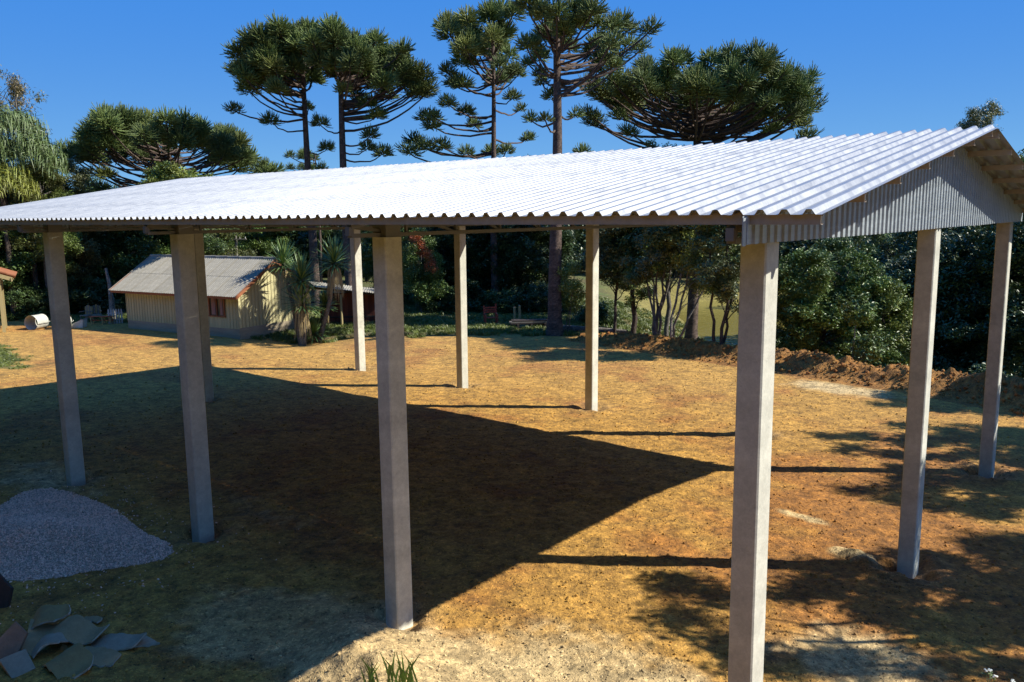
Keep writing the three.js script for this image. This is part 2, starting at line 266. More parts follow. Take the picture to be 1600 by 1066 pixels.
{
  const shed = thing('open_shed', 'large open shed with white ribbed metal roof on concrete columns', 'shed');
  const RZ = -W / 2, ridgeY = 7.95, eaveY = 6.60, eaveZ = 0.83, span = eaveZ - RZ, X0 = -4 * L - 0.95, X1 = 0.95;
  const r = rng(77);
  // columns
  COLS.forEach(([x, z], i) => {
    const w = 0.30, d = 0.36, c = 0.018, s = new THREE.Shape([[-w / 2 + c, -d / 2], [w / 2 - c, -d / 2], [w / 2, -d / 2 + c], [w / 2, d / 2 - c], [w / 2 - c, d / 2], [-w / 2 + c, d / 2], [-w / 2, d / 2 - c], [-w / 2, -d / 2 + c]].map(p => new THREE.Vector2(...p)));
    const g = new THREE.ExtrudeGeometry(s, { depth: HC + 0.7, bevelEnabled: false, steps: 1 }).rotateX(-Math.PI / 2).translate(0, -0.7, 0); boxUV(g, 0.45);
    const uv = g.attributes.uv; for (let k = 0; k < uv.count; k++) uv.setXY(k, uv.getX(k) + i * 0.37, uv.getY(k) + i * 0.61);
    const m = part('column', g, concrete[i % 3], shed); m.position.set(x, 0, z); m.rotation.y = (r() - 0.5) * 0.03;
    m.rotation.x = (r() - 0.5) * 0.006; m.rotation.z = (r() - 0.5) * 0.006;
  });
  // roof sheets: four ribs each, eave to ridge
  const pitch = 0.2425, nS = Math.round((X1 - X0) / (pitch * 4)), wS = (X1 - X0) / nS, prof = ribsProfile(4, wS / 4, 0.052, 0.125, 0.046);
  for (const side of [1, -1]) for (let k = 0; k < nS; k++) {
    const x0 = X1 - (k + 1) * wS, jig = (r() - 0.5) * 0.03, lift = (k % 2) * 0.003;
    const g = sheetGeo(prof, -0.0, wS, (a, o, e) => { const s = e ? (side > 0 ? -0.07 : 0.05) : span + jig; return V(x0 + a, ridgeY - (ridgeY - eaveY) * s / span + (o + lift) * 0.986, RZ + side * (s + (o + lift) * 0.165)); });
    part('roof_sheet', g, side > 0 ? sheetMats[Math.floor(r() * 3)] : bareSheet, shed);
  }
  // purlins: steel channels under the sheets, in one length per bay, poking through the gables
  const slopeY = s => ridgeY - (ridgeY - eaveY) * s / span;
  const chan = [[0, 0], [0.06, 0], [0.06, 0.018], [0.056, 0.018], [0.056, 0.005], [0.005, 0.005], [0.005, 0.095], [0.056, 0.095], [0.056, 0.082], [0.06, 0.082], [0.06, 0.1], [0, 0.1]];
  for (const side of [1, -1]) for (let k = 0; k < 7; k++) {
    const s = span - 0.05 - k * 1.3; if (s < 0.2) continue;
    for (let i = 0; i < 5; i++) {
      const a = i === 0 ? X1 - 0.02 : -L * (i - 0.5), b = i === 4 ? X0 + 0.02 : -L * (i + 0.5);
      const e = new THREE.ExtrudeGeometry(new THREE.Shape(chan.map(p => new THREE.Vector2(...p))), { depth: a - b - 0.004, bevelEnabled: false }).rotateY(Math.PI / 2);
      const m = part('purlin', e, steel, shed); m.scale.z = 1; m.position.set(b, slopeY(s) - 0.106, RZ + side * s + (side > 0 ? 0.0 : 0)); if (side > 0) m.rotation.x = 0.0;
    }
  }
  // roof trusses over every column pair
  for (let k = 0; k < 5; k++) {
    const x = -L * k, t = new THREE.Group(); t.name = 'roof_truss'; shed.add(t);
    const zA = eaveZ - 0.1, zB = 2 * RZ - zA, topY = z => slopeY(Math.abs(z - RZ)) - 0.15, n = 14, botY = HC + 0.035;
    part('bottom_chord', bar(V(x, botY, zA), V(x, botY, zB), 0.1, 0.06), darkSteel, t);
    part('top_chord', bar(V(x, topY(zA), zA), V(x, topY(RZ) , RZ), 0.1, 0.06), darkSteel, t);
    part('top_chord', bar(V(x, topY(RZ), RZ), V(x, topY(zB), zB), 0.1, 0.06), darkSteel, t);
    for (let i = 0; i <= n; i++) {
      const z = zA + (zB - zA) * i / n, z2 = zA + (zB - zA) * (i + 1) / n, up = i < n / 2;
      if (topY(z) - botY > 0.1) part('web', bar(V(x, botY, z), V(x, topY(z), z), i === 0 || i === n ? 0.09 : 0.045), darkSteel, t);
      if (i < n) part('web', up ? bar(V(x, topY(z), z), V(x, botY, z2), 0.045) : bar(V(x, botY, z), V(x, topY(z2), z2), 0.045), darkSteel, t);
    }
    for (const z of [0, -W]) part('bearing_plate', box(0.3, 0.26, 0.3, x, HC + 0.13, z), darkSteel, t);
  }
  // gable cladding: vertical ribbed sheets on both ends, cut to the roof slope
  for (const end of [1, -1]) {
    const zA = eaveZ + 0.05, zB = 2 * RZ - zA, n = 17, w = (zA - zB) / n, gp = ribsProfile(5, w / 5, 0.03, 0.105, 0.07);
    const gx = end > 0 ? 0.185 : -4 * L - 0.185;
    for (let k = 0; k < n; k++) {
      const z0 = zA - k * w, jig = (r() - 0.5) * 0.012, lift = (k % 2) * 0.003;
      const g = sheetGeo(gp, 0, w, (a, o, e) => { const z = z0 - a; return V(gx + end * (o + lift), e ? slopeY(Math.min(span, Math.abs(z - RZ))) - 0.012 : HC + jig, z); });
      // where the ridge falls inside a sheet the middle vertices already follow it
      part('gable_sheet', g, gableMats[k % 2], shed);
    }
    for (const s of [1, -1]) part('corner_trim', bar(V(gx + end * 0.02, HC - 0.01, RZ + s * (zA - RZ + 0.004)), V(gx + end * 0.02, eaveY - 0.03, RZ + s * (zA - RZ + 0.004)), 0.07, 0.012), gableMats[0], shed);
  }
}

// ---------------------------------------------------------------- painted timber, tiles, plaster
const woodN = layered(256, [[3, 1], [30, 1], [100, 1]], 201);
const woodTex = texture(256, (i, x, y) => { const k = 0.82 + (woodN[(Math.floor(y / 8) * 256 + x) % woodN.length] - 0.5) * 0.3 + (woodN[i] - 0.5) * 0.14; return k; });
const paint = (r, g, b, rough = 0.8) => std({ color: C(r, g, b), map: woodTex, roughness: rough });
const cream = [1, 0.94, 0.89].map(k => paint(0.82 * k, 0.74 * k, 0.39 * k)), creamCap = paint(0.62, 0.56, 0.30), barge = paint(0.42, 0.15, 0.06), redBoards = [1, 0.8, 1.2].map(k => paint(0.24 * k, 0.068 * k, 0.04 * k, 0.85)), greyWood = paint(0.36, 0.32, 0.26), yellowWood = paint(0.55, 0.44, 0.2), whitePaint = paint(0.78, 0.76, 0.72), darkWood = paint(0.07, 0.05, 0.04), redPaint = paint(0.6, 0.10, 0.05);
const fibre = [1, 0.92, 1.06].map(k => std({ color: C(0.50 * k, 0.475 * k, 0.43 * k), map: concreteMap, roughness: 0.95 }));
const plinthMat = std({ color: C(0.62, 0.53, 0.41), map: concreteMap, roughness: 0.95 });
const paneMat = new THREE.MeshPhysicalMaterial({ color: C(0.03, 0.035, 0.04), roughness: 0.08, metalness: 0 }), curtainMat = std({ color: C(0.30, 0.17, 0.15), roughness: 1 });
function wavySheet(w, len, waves, amp) { // corrugated sheet in the xz plane, x across the waves, z down the slope
  const n = waves * 6, pos = [], idx = [], uv = [];
  for (let i = 0; i <= n; i++) for (const [z, t] of [[0, 0], [len, 0], [0, -0.008], [len, -0.008]]) { pos.push(w * i / n, amp * Math.cos(i / n * waves * Math.PI * 2) + t, z); uv.push(w * i / n, z); }
  for (let i = 0; i < n; i++) { const a = i * 4; idx.push(a, a + 1, a + 4, a + 1, a + 5, a + 4, a + 2, a + 6, a + 3, a + 3, a + 6, a + 7, a + 1, a + 3, a + 5, a + 3, a + 7, a + 5); }
  const g = new THREE.BufferGeometry(); g.setAttribute('position', new THREE.Float32BufferAttribute(pos, 3)); g.setAttribute('uv', new THREE.Float32BufferAttribute(uv, 2)); g.setIndex(idx); g.computeVertexNormals(); return g;
}
{ // cream house: local x along the long front (towards the yuccas), z towards the viewer's side
  const turn = Math.atan2(0.166, 0.986), h = thing('wooden_house', 'cream board house with grey corrugated roof and brown barge boards', 'house', [-36.7, 0, -16.8], turn);
  const LEN = 9.6, DEP = 5.0, E = 2.58, RY = 4.12, r = rng(5);
  // local frame: corner nearest the yuccas at origin, front wall runs to -x, gable runs to -z
  const front = part('front_wall', box(LEN - 0.1, E - 0.62, 0.08, -LEN / 2, 0.6 + (E - 0.62) / 2, -0.09), creamCap, h);
  const bw = 0.24, nb = Math.floor(LEN / bw);
  for (let i = 0; i < nb; i++) {
    const x = -(i + 0.5) * bw; const win = x > -2.35 && x < -1.05;
    if (!win) part('board', box(bw - 0.012, E - 0.5, 0.03, x, 0.5 + (E - 0.5) / 2, -0.034), cream[Math.floor(r() * 3)], front);
    else { part('board', box(bw - 0.012, 0.62, 0.03, x, 0.81, -0.034), cream[i % 3], front); part('board', box(bw - 0.012, 0.25, 0.03, x, E - 0.125, -0.034), cream[i % 3], front); }
    if (!win) part('cover_strip', box(0.045, E - 0.5, 0.02, x + bw / 2, 0.5 + (E - 0.5) / 2, -0.008), creamCap, front);
  }
  const win = part('window', box(1.15, 1.12, 0.05, -1.7, 1.72, -0.045), paneMat, h);
  part('curtain', box(0.3, 1.0, 0.02, -1.98, 1.72, -0.012), curtainMat, win); part('curtain', box(0.2, 1.0, 0.02, -1.35, 1.72, -0.012), curtainMat, win);
  for (const [w, hh, x, y] of [[1.27, 0.07, -1.7, 2.3], [1.35, 0.07, -1.7, 1.14], [0.07, 1.12, -2.3, 1.72], [0.07, 1.12, -1.1, 1.72], [0.05, 1.1, -1.7, 1.72]]) part('frame', box(w, hh, 0.06, x, y, 0.012), barge, win);
  // gable wall
  const gs = new THREE.Shape([[0, 0.6], [DEP, 0.6], [DEP, E], [DEP / 2, RY], [0, E]].map(p => new THREE.Vector2(...p)));
  const gable = part('gable_wall', new THREE.ExtrudeGeometry(gs, { depth: 0.06, bevelEnabled: false }).rotateY(Math.PI / 2).translate(-0.12, 0, 0), creamCap, h);
  const ng = 20, gw = DEP / ng;
  for (let i = 0; i < ng; i++) { const a = i * gw + 0.006, b = (i + 1) * gw - 0.006, ty = z => E + (RY - E) * (1 - Math.abs(z - DEP / 2) / (DEP / 2)) - 0.02;
    const s = new THREE.Shape([[a, 0.5], [b, 0.5], [b, ty(b)], [a, ty(a)]].map(p => new THREE.Vector2(...p))); part('board', new THREE.ExtrudeGeometry(s, { depth: 0.03, bevelEnabled: false }).rotateY(Math.PI / 2).translate(-0.055, 0, 0), cream[Math.floor(r() * 3)], gable);
    part('cover_strip', bar(V(-0.012, 0.5, -(b + 0.006)), V(-0.012, ty(b + 0.006) - 0.02, -(b + 0.006)), 0.045, 0.02), creamCap, gable); }
  part('gable_wall', new THREE.ExtrudeGeometry(gs, { depth: 0.06, bevelEnabled: false }).rotateY(Math.PI / 2).translate(-LEN, 0, 0), creamCap, h);
  part('back_wall', box(LEN, E, 0.08, -LEN / 2, E / 2, -DEP + 0.05), creamCap, h);
  part('plinth', box(LEN - 0.02, 1.3, DEP - 0.04, -LEN / 2 + 0.01, -0.1, -DEP / 2), plinthMat, h);
  // roof sheets
  const slope = Math.atan2(RY - E, DEP / 2), ov = 0.62, len = DEP / 2 / Math.cos(slope) + ov, nS = 11, x0 = -LEN - 0.7, wS = (LEN + 1.2) / nS;
  for (const s of [1, -1]) for (let i = 0; i < nS; i++) for (const half of [0, 1]) {
    const g = wavySheet(wS + 0.04, len / 2 + 0.08, 6, 0.022), m = part('roof_sheet', g, fibre[Math.floor(r() * 3)], h);
    m.rotation.order = 'YXZ'; m.rotation.set(slope, s > 0 ? 0 : Math.PI, 0); m.position.set(s > 0 ? x0 + i * wS : x0 + (i + 1) * wS + 0.04, RY + 0.13 + (half ? 0 : 0.014) + (i % 2) * 0.006 - Math.sin(slope) * half * (len / 2), -DEP / 2 + s * Math.cos(slope) * half * (len / 2));
  }
  for (let i = 0; i < nS; i++) part('ridge_tile', tube([V(x0 + i * wS, RY + 0.13, -DEP / 2), V(x0 + (i + 1) * wS + 0.06, RY + 0.145, -DEP / 2)], [0.085, 0.095], 9), fibre[i % 3], h);
  for (const gx of [0.44, -LEN - 0.64]) for (const s of [1, -1]) part('barge_board', bar(V(gx, RY + 0.02, -DEP / 2), V(gx, RY + 0.02 - Math.sin(slope) * len, -DEP / 2 + s * Math.cos(slope) * len), 0.035, 0.2), barge, h);
  part('fascia', box(LEN + 1.1, 0.14, 0.03, -LEN / 2 - 0.1, RY - 0.01 - Math.sin(slope) * (len - 0.04), -DEP / 2 + Math.cos(slope) * (len - 0.04)), barge, h);
}
{ // red plank lean-to beyond the yuccas
  const s = thing('plank_shed', 'low dark red plank shed with thin sloping metal roof behind the yuccas', 'shed', site(-37.34, -22.73), 0.6887 + 0.12);
  const y0 = -0.5, r = rng(9);
  for (let i = 0; i < 19; i++) { const x = 0.1 + i * 0.21; part('plank', box(0.19, 2.4, 0.03, x, y0 + 1.2 + (r() - 0.5) * 0.05, -0.4 + (i % 2) * 0.008), redBoards[Math.floor(r() * 3)], s); }
  for (let i = 0; i < 8; i++) part('plank', box(0.03, 2.3, 0.22, 0.02, y0 + 1.15, -0.55 - i * 0.24), redBoards[i % 3], s);
  part('rail', box(4, 0.1, 0.05, 2.05, y0 + 0.95, -0.355), darkWood, s);
  for (const x of [1.35, 4.0]) part('post', tube([V(x, y0 - 0.4, 0.55), V(x, 2.1 - x * 0.13, 0.55)], [0.085, 0.075], 8), yellowWood, s);
  for (let i = 0; i < 5; i++) { const m = part('roof_sheet', wavySheet(1.2, 3.1, 8, 0.02), fibre[i % 3], s); m.rotation.order = 'ZYX'; m.rotation.z = -0.13; m.position.set(-1.4 + i * 1.15, 2.62 - i * 1.15 * 0.131 + (i % 2) * 0.006, -2.2); }
  part('roof_beam', bar(V(-1.4, 2.5, 0.55), V(4.3, 1.76, 0.55), 0.07, 0.12), darkWood, s);
  part('back_wall', box(4.2, 2.3, 0.04, 2, y0 + 1.15, -2), darkWood, s);
  part('step', box(1.5, 0.12, 0.5, 0.9, y0 + 0.05, 0.9), plinthMat, s);
}

// ---------------------------------------------------------------- trees
const barkN = layered(256, [[6, 1], [20, 1], [64, 1], [128, 0.8]], 301);
const barkTex = texture(256, i => 0.62 + (barkN[i] - 0.5) * 0.9), barkBump = texture(256, i => barkN[i], false);
const bark = (r, g, b) => std({ color: C(r, g, b), map: barkTex, bumpMap: barkBump, bumpScale: 0.03, roughness: 1 });
const barkDark = bark(0.20, 0.15, 0.115), barkGrey = bark(0.42, 0.37, 0.31), barkPale = bark(0.62, 0.57, 0.48), barkPine = bark(0.27, 0.19, 0.15);
const leafMat = new THREE.MeshPhysicalMaterial({ color: 0xffffff, roughness: 0.42, transmission: 0.3, thickness: 0, specularIntensity: 0.9 });
const needleMat = std({ color: 0xffffff, roughness: 0.7 });
function spray(n, len, wid, spread, seed, droop = 0) { // a small bunch of folded leaves on a twig
  const r = rng(seed), pos = [], idx = [];
  for (let i = 0; i < n; i++) {
    const a = r() * 6.283, e = (r() - 0.35) * 1.9, o = V((r() - 0.5) * spread, (r() - 0.5) * spread * 0.7, (r() - 0.5) * spread);
    const d = V(Math.cos(a) * Math.cos(e), Math.sin(e) - droop, Math.sin(a) * Math.cos(e)).normalize(), s = d.clone().cross(V(r() - 0.5, 1, r() - 0.5)).normalize(), k = len * (0.7 + 0.6 * r()), b = pos.length / 3, up = s.clone().cross(d).multiplyScalar(wid * 0.18);
    for (const [t, w, u] of [[0, 0, 0], [0.45, 0.5, 1], [0.45, -0.5, 1], [1, 0, -1]]) pos.push(o.x + d.x * k * t + s.x * wid * w + up.x * u, o.y + d.y * k * t + s.y * wid * w + up.y * u, o.z + d.z * k * t + s.z * wid * w + up.z * u);
    idx.push(b, b + 1, b + 3, b, b + 3, b + 2);
  }
  const g = new THREE.BufferGeometry(); g.setAttribute('position', new THREE.Float32BufferAttribute(pos, 3)); g.setIndex(idx); g.computeVertexNormals(); return g;
}
const SPRAY = { small: spray(16, 0.11, 0.055, 0.34, 1), mid: spray(16, 0.16, 0.075, 0.42, 2), big: spray(14, 0.25, 0.12, 0.6, 3), far: spray(14, 0.42, 0.24, 1.0, 4), willow: spray(14, 0.24, 0.035, 0.4, 5, 0.9), gum: spray(8, 0.17, 0.05, 0.5, 6, 0.5) };
const GREEN = { dark: [0.062, 0.104, 0.032], mid: [0.118, 0.180, 0.044], fresh: [0.170, 0.245, 0.050], olive: [0.185, 0.190, 0.065], lime: [0.255, 0.290, 0.055], grey: [0.190, 0.210, 0.105], red: [0.34, 0.085, 0.03], dry: [0.30, 0.23, 0.12] };
const limb = (a, b, rise, r0, r1, seg, rand, wob = 0.08) => { const pts = [], rad = [], d = a.distanceTo(b); for (let i = 0; i <= seg; i++) { const t = i / seg, p = a.clone().lerp(b, t); p.y += rise * d * (t - t * t); if (i && i < seg) { p.x += (rand() - 0.5) * wob * d; p.z += (rand() - 0.5) * wob * d; } pts.push(p); rad.push(r0 + (r1 - r0) * t); } return tube(pts, rad, r0 > 0.07 ? 8 : 5); };
/* blobs: [side, height, fore, radius sideways, radius up] about the foot, metres. side runs along the far bank, fore towards the shed */
const SX = 0.772, SZ = -0.636, FX = 0.636, FZ = 0.772;
function leafTree(o) {
  const { name = 'broadleaf_tree', label, group, at: [x, z], blobs, clumps = 60, per = 34, kind = 'mid', tone = 'mid', tone2 = 'dark', trunks = 1, tr = 0.16, lean = 0.3, seed = 1, wood = barkDark, size = 1, clumpR = 0.75, bare = 0, top = 0.6 } = o;
  const r = rng(seed * 7919 + 13), y0 = height(x, z) - 0.15, t = thing(name, label, name.includes('shrub') || name.includes('bush') ? 'shrub' : 'tree', [x, y0, z], 0, group);
  const list = [], wgeo = [], tgeo = [], c1 = GREEN[tone], c2 = GREEN[tone2], tops = [];
  const maxH = Math.max(...blobs.map(b => b[1] + b[4])), minH = Math.min(...blobs.map(b => b[1] - b[4]));
  for (let k = 0; k < trunks; k++) { const b = blobs[k % blobs.length], sp = trunks > 1 ? 0.5 : 0, sx = (r() - 0.5) * sp, sz = (r() - 0.5) * sp, ex = b[0] * SX + b[2] * FX + (r() - 0.5) * lean, ez = b[0] * SZ + b[2] * FZ + (r() - 0.5) * lean, ty = b[1] + b[4] * top * 0.6;
    const e = V(ex, ty, ez); tgeo.push(limb(V(sx, -0.2, sz), e, 0.05, tr, tr * 0.3, 9, r, 0.035)); tops.push([V(sx, 0, sz), e]); }
  const vol = blobs.map(b => b[3] * b[3] * b[4]), sum = vol.reduce((a, v) => a + v, 0);
  for (let k = 0; k < clumps; k++) {
    let q = r() * sum, bi = 0; while (q > vol[bi] && bi < blobs.length - 1) q -= vol[bi++];
    const b = blobs[bi], a = r() * 6.283, e = Math.asin(r() * 2 - 1), rad = 0.45 + 0.55 * Math.pow(r(), 0.45), s = Math.cos(e) * Math.cos(a) * b[3] * rad, f = Math.cos(e) * Math.sin(a) * b[3] * rad, h = Math.sin(e) * b[4] * rad;
    const c = V((b[0] + s) * SX + (b[2] + f) * FX, Math.max(0.3, b[1] + h), (b[0] + s) * SZ + (b[2] + f) * FZ), cr = clumpR * (0.65 + 0.7 * r()), tint = 0.75 + 0.5 * r(), mix = r();
    if (r() < 0.42) { const [a0, a1] = tops[Math.floor(r() * tops.length)], tt = Math.min(0.92, Math.max(0.12, (c.y - 0.35 * c.distanceTo(a1)) / Math.max(1, a1.y))) , st = a0.clone().lerp(a1, tt); wgeo.push(limb(st, c, 0.12, tr * 0.34 * (1 - tt * 0.5), 0.012, 5, r, 0.1)); }
    if (r() < bare) continue;
    const m = Math.round(per * (0.6 + 0.8 * r()));
    for (let i = 0; i < m; i++) {
      const u = r() * 6.283, w = Math.acos(2 * r() - 1), d = cr * Math.pow(r(), 0.5), k1 = tint * (0.75 + 0.5 * r()), mm = Math.min(1, Math.max(0, mix + (r() - 0.5) * 0.5));
      list.push([c.x + d * Math.sin(w) * Math.cos(u), c.y + d * Math.cos(w) * 0.62, c.z + d * Math.sin(w) * Math.sin(u), (r() - 0.5) * 1.2, r() * 6.283, (r() - 0.5) * 1.2, size, size, size, C((c1[0] * mm + c2[0] * (1 - mm)) * k1, (c1[1] * mm + c2[1] * (1 - mm)) * k1, (c1[2] * mm + c2[2] * (1 - mm)) * k1)]);
    }
  }
  for (const g of tgeo) part('trunk', g, wood, t);
  if (wgeo.length) part('branches', mergeGeometries(wgeo), wood, t).userData.kind = 'stuff';
  stuff('crown', '', '', SPRAY[kind], leafMat, list, t);
  return t;
}

// ---- umbrella pines: whorled arms that end in brush-like tufts
function branchlet() { // one needle-clad rope of a tuft, unit length, curving up
  const pos = [], idx = [], n = 9, s = 5;
  for (let i = 0; i <= n; i++) { const t = i / n, rad = i === n ? 0.004 : (i % 2 ? 0.075 : 0.036) * (1 - t * 0.3), y = t, x = 0.28 * t * t;
    for (let k = 0; k < s; k++) { const a = (k + (i % 2) * 0.5) / s * 6.283; pos.push(x + rad * Math.cos(a), y, rad * Math.sin(a)); } }
  for (let i = 0; i < n; i++) for (let k = 0; k < s; k++) { const a = i * s + k, b = i * s + (k + 1) % s; idx.push(a, a + s, b, b, a + s, b + s); }
  const g = new THREE.BufferGeometry(); g.setAttribute('position', new THREE.Float32BufferAttribute(pos, 3)); g.setIndex(idx); g.computeVertexNormals(); return g;
}
const BRANCHLET = branchlet();
function umbrellaPine(o) { // tufts: flat list of side, height, radius
  const { at: [x, z], label, tufts, trunkTop, r0 = 0.3, R = 6, seed = 1, fill = 0.7, crownBase = 10, gone = -9 } = o, r = rng(seed * 331 + 5);
  const y0 = height(x, z) - 0.2, t = thing('umbrella_pine', label, 'tree', [x, y0, z], 0, 'umbrella pines behind the shed'), arms = [], list = [];
  const tp = []; for (let i = 0; i <= 14; i++) { const f = i / 14; tp.push(V(0.12 * Math.sin(f * 5 + seed), f * (trunkTop - y0), 0.12 * Math.cos(f * 4 + seed))); }
  part('trunk', tube(tp, tp.map((p, i) => r0 * (i === 0 ? 1.35 : 1 - 0.62 * i / 14)), 10), barkPine, t);
  const add = (s, y, rad, f) => {
    const px = s * SX + f * FX, pz = s * SZ + f * FZ, dist = Math.hypot(s, f), yy = y - y0, end = V(px, yy - rad * 0.45, pz);
    const low = yy < crownBase - y0, sy = Math.max(1.5, Math.min(trunkTop - y0 - 0.25, yy - dist * (low ? 0.05 + 0.12 * r() : 0.28 + 0.2 * r()) - rad * 0.5));
    const pts = [], rr = [], n = 8; for (let i = 0; i <= n; i++) { const k = i / n, e = low ? k * k * k : k * k * (0.55 + 0.45 * k); pts.push(V(px * k + (i % n ? (r() - 0.5) * 0.12 : 0), sy + (end.y - sy) * e + (i % n ? (r() - 0.5) * 0.1 : 0) - (low ? 0.25 * Math.sin(k * Math.PI) : 0), pz * k)); rr.push((0.045 + 0.008 * dist) * (1 - 0.5 * k)); }
    arms.push(tube(pts, rr, 5));
    const out = V(dist > 0.6 ? px / dist : 0, 0, dist > 0.6 ? pz / dist : 0), n2 = Math.round(210 * Math.pow(rad / 0.9, 1.5)) + 40, tone = 0.75 + 0.5 * r(), yellow = r() < 0.12 ? 0.6 : 0;
    for (let i = 0; i < n2; i++) {
      const back = r() * 0.9, o2 = pts[n].clone().lerp(pts[n - 2], back * 0.5); 
      const a = r() * 6.283, tilt = Math.acos(1 - 1.35 * r()), len = rad * (0.5 + 0.2 * r()), k = tone * (0.7 + 0.6 * r());
      const d = V(Math.cos(a) * Math.sin(tilt), Math.cos(tilt), Math.sin(a) * Math.sin(tilt)).addScaledVector(out, 0.12).normalize(), inner = rad * 0.62 * Math.pow(r(), 0.4), yaw = Math.atan2(-d.z, d.x), q = Math.acos(Math.max(-1, Math.min(1, d.y)));
      Q4.setFromEuler(E4.set(0, yaw, 0)).multiply(new THREE.Quaternion().setFromAxisAngle(V(0, 0, 1), -q - 0.12)).multiply(new THREE.Quaternion().setFromAxisAngle(V(0, 1, 0), Math.PI)); E4.setFromQuaternion(Q4); o2.x += d.x * inner; o2.y += d.y * inner * 0.9 + rad * 0.05; o2.z += d.z * inner;
      const thick = 0.62 * Math.min(1, 0.45 + len * 0.7); list.push([o2.x, o2.y, o2.z, E4.x, E4.y, E4.z, thick, len, thick, C((0.104 + 0.06 * yellow) * k, (0.146 + 0.03 * yellow) * k, 0.036 * k)]);
    }
  };
  for (let i = 0; i < tufts.length; i += 3) {
    const s = tufts[i], y = tufts[i + 1], rad = tufts[i + 2] * 0.98, free = Math.sqrt(Math.max(0.4, R * R - s * s)), low = y < crownBase;
    add(s, y, rad, (r() * 2 - 1) * free * (low ? 0.5 : 0.8));
    if (!low) for (const sg of [-1, 1]) if (r() < fill) add(s * (0.7 + 0.25 * r()), y - 0.3 + 0.35 * r(), rad * 0.95, sg * free * (0.35 + 0.55 * r()));
  }
  part('arms', mergeGeometries(arms), barkPine, t).userData.kind = 'stuff';
  stuff('needle_tufts', '', '', BRANCHLET, needleMat, list, t);
}
umbrellaPine({ at: [-58.48, -25.4], label: 'low wide umbrella pine spreading behind the cream house roof', trunkTop: 13.62, R: 8.2, r0: 0.34, seed: 1, crownBase: 11.65,
  tufts: [-5.7,13.6,0.91,-6.5,12.9,0.86,-7.1,12.1,1.11,-7.7,12.1,0.91,-5.6,11.6,0.81,-6.2,12.0,0.91,-4.4,13.7,1.01,-4.0,13.1,1.01,-4.6,12.6,1.01,-3.0,14.3,1.01,-2.9,13.5,1.11,-1.7,13.8,1.11,-0.8,13.8,1.21,-1.3,13.1,1.11,-1.4,14.3,1.01,-3.4,12.1,1.11,1.2,14.0,1.11,2.1,13.8,1.11,0.1,13.5,0.91,3.2,13.8,1.01,4.1,13.3,1.11,3.7,12.6,1.21,2.6,13.0,1.11,5.7,12.6,1.01,5.7,11.7,1.01,5.3,10.7,0.91,6.6,11.5,0.86,4.9,12.2,0.91,4.4,12.8,1.11,5.6,11.3,0.81,-2.2,12.4,1.01,-3.8,12.7,1.01,4.3,13.3,1.01,-4.7,10.2,0.81,-4.6,9.2,0.71,3.2,11.2,0.76,-1.7,11.4,0.76,1.4,13.0,1.01,7.1,8.7,0.86,7.2,10.7,0.91,8.3,10.4,0.86] });
umbrellaPine({ at: [-45.31, -28.47], label: 'tall umbrella pine with one long low arm reaching towards the house', trunkTop: 17.38, R: 5.4, r0: 0.34, seed: 2, crownBase: 15.25,
  tufts: [-4.5,17.4,0.78,-4.7,16.8,0.69,-4.0,16.8,0.92,-3.3,18.2,1.01,-3.7,17.7,0.92,-2.1,18.5,1.01,-2.0,17.9,1.01,-1.2,18.6,1.01,-1.3,18.0,1.01,-2.9,17.0,1.01,-1.9,17.1,1.01,-0.6,19.0,0.92,0.4,18.9,1.10,0.6,18.1,1.10,-0.4,17.8,1.10,1.1,19.0,0.92,-0.1,17.0,1.01,-1.1,16.5,0.92,-4.2,15.9,0.83,-2.5,16.5,0.92,-3.5,16.3,0.83,-0.3,18.4,1.01,-5.0,14.2,0.60,-2.1,13.3,0.69,-1.1,15.3,0.73,-0.4,14.6,0.55,1.3,11.6,0.64,1.0,10.1,0.50] });
umbrellaPine({ at: [-41.78, -28.78], label: 'tall umbrella pine with straight bare trunk beside its twin', trunkTop: 17.4, R: 5.2, r0: 0.36, seed: 3, crownBase: 14.94,
  tufts: [0.2,18.5,1.06,0.5,17.9,0.97,-0.3,18.1,0.97,1.7,18.0,0.97,1.9,17.4,0.97,2.8,17.9,0.97,3.7,18.0,0.89,4.5,17.5,0.80,4.2,17.1,0.89,3.0,17.1,0.97,1.3,17.1,0.97,4.8,16.5,0.80,5.5,16.4,0.75,3.9,16.7,0.80,5.9,16.1,0.75,6.0,15.3,0.80,2.5,16.5,0.89,3.3,15.5,0.93,-0.3,17.1,0.97,-1.0,16.9,0.97,0.3,16.6,0.89,1.7,16.4,0.89,-1.2,18.1,0.97,5.2,15.6,0.71,1.9,14.3,0.71,2.5,13.5,0.71,-1.2,12.9,0.66,2.3,12.1,0.66,1.9,11.3,0.62,0.7,15.2,0.66,2.7,11.1,0.71] });
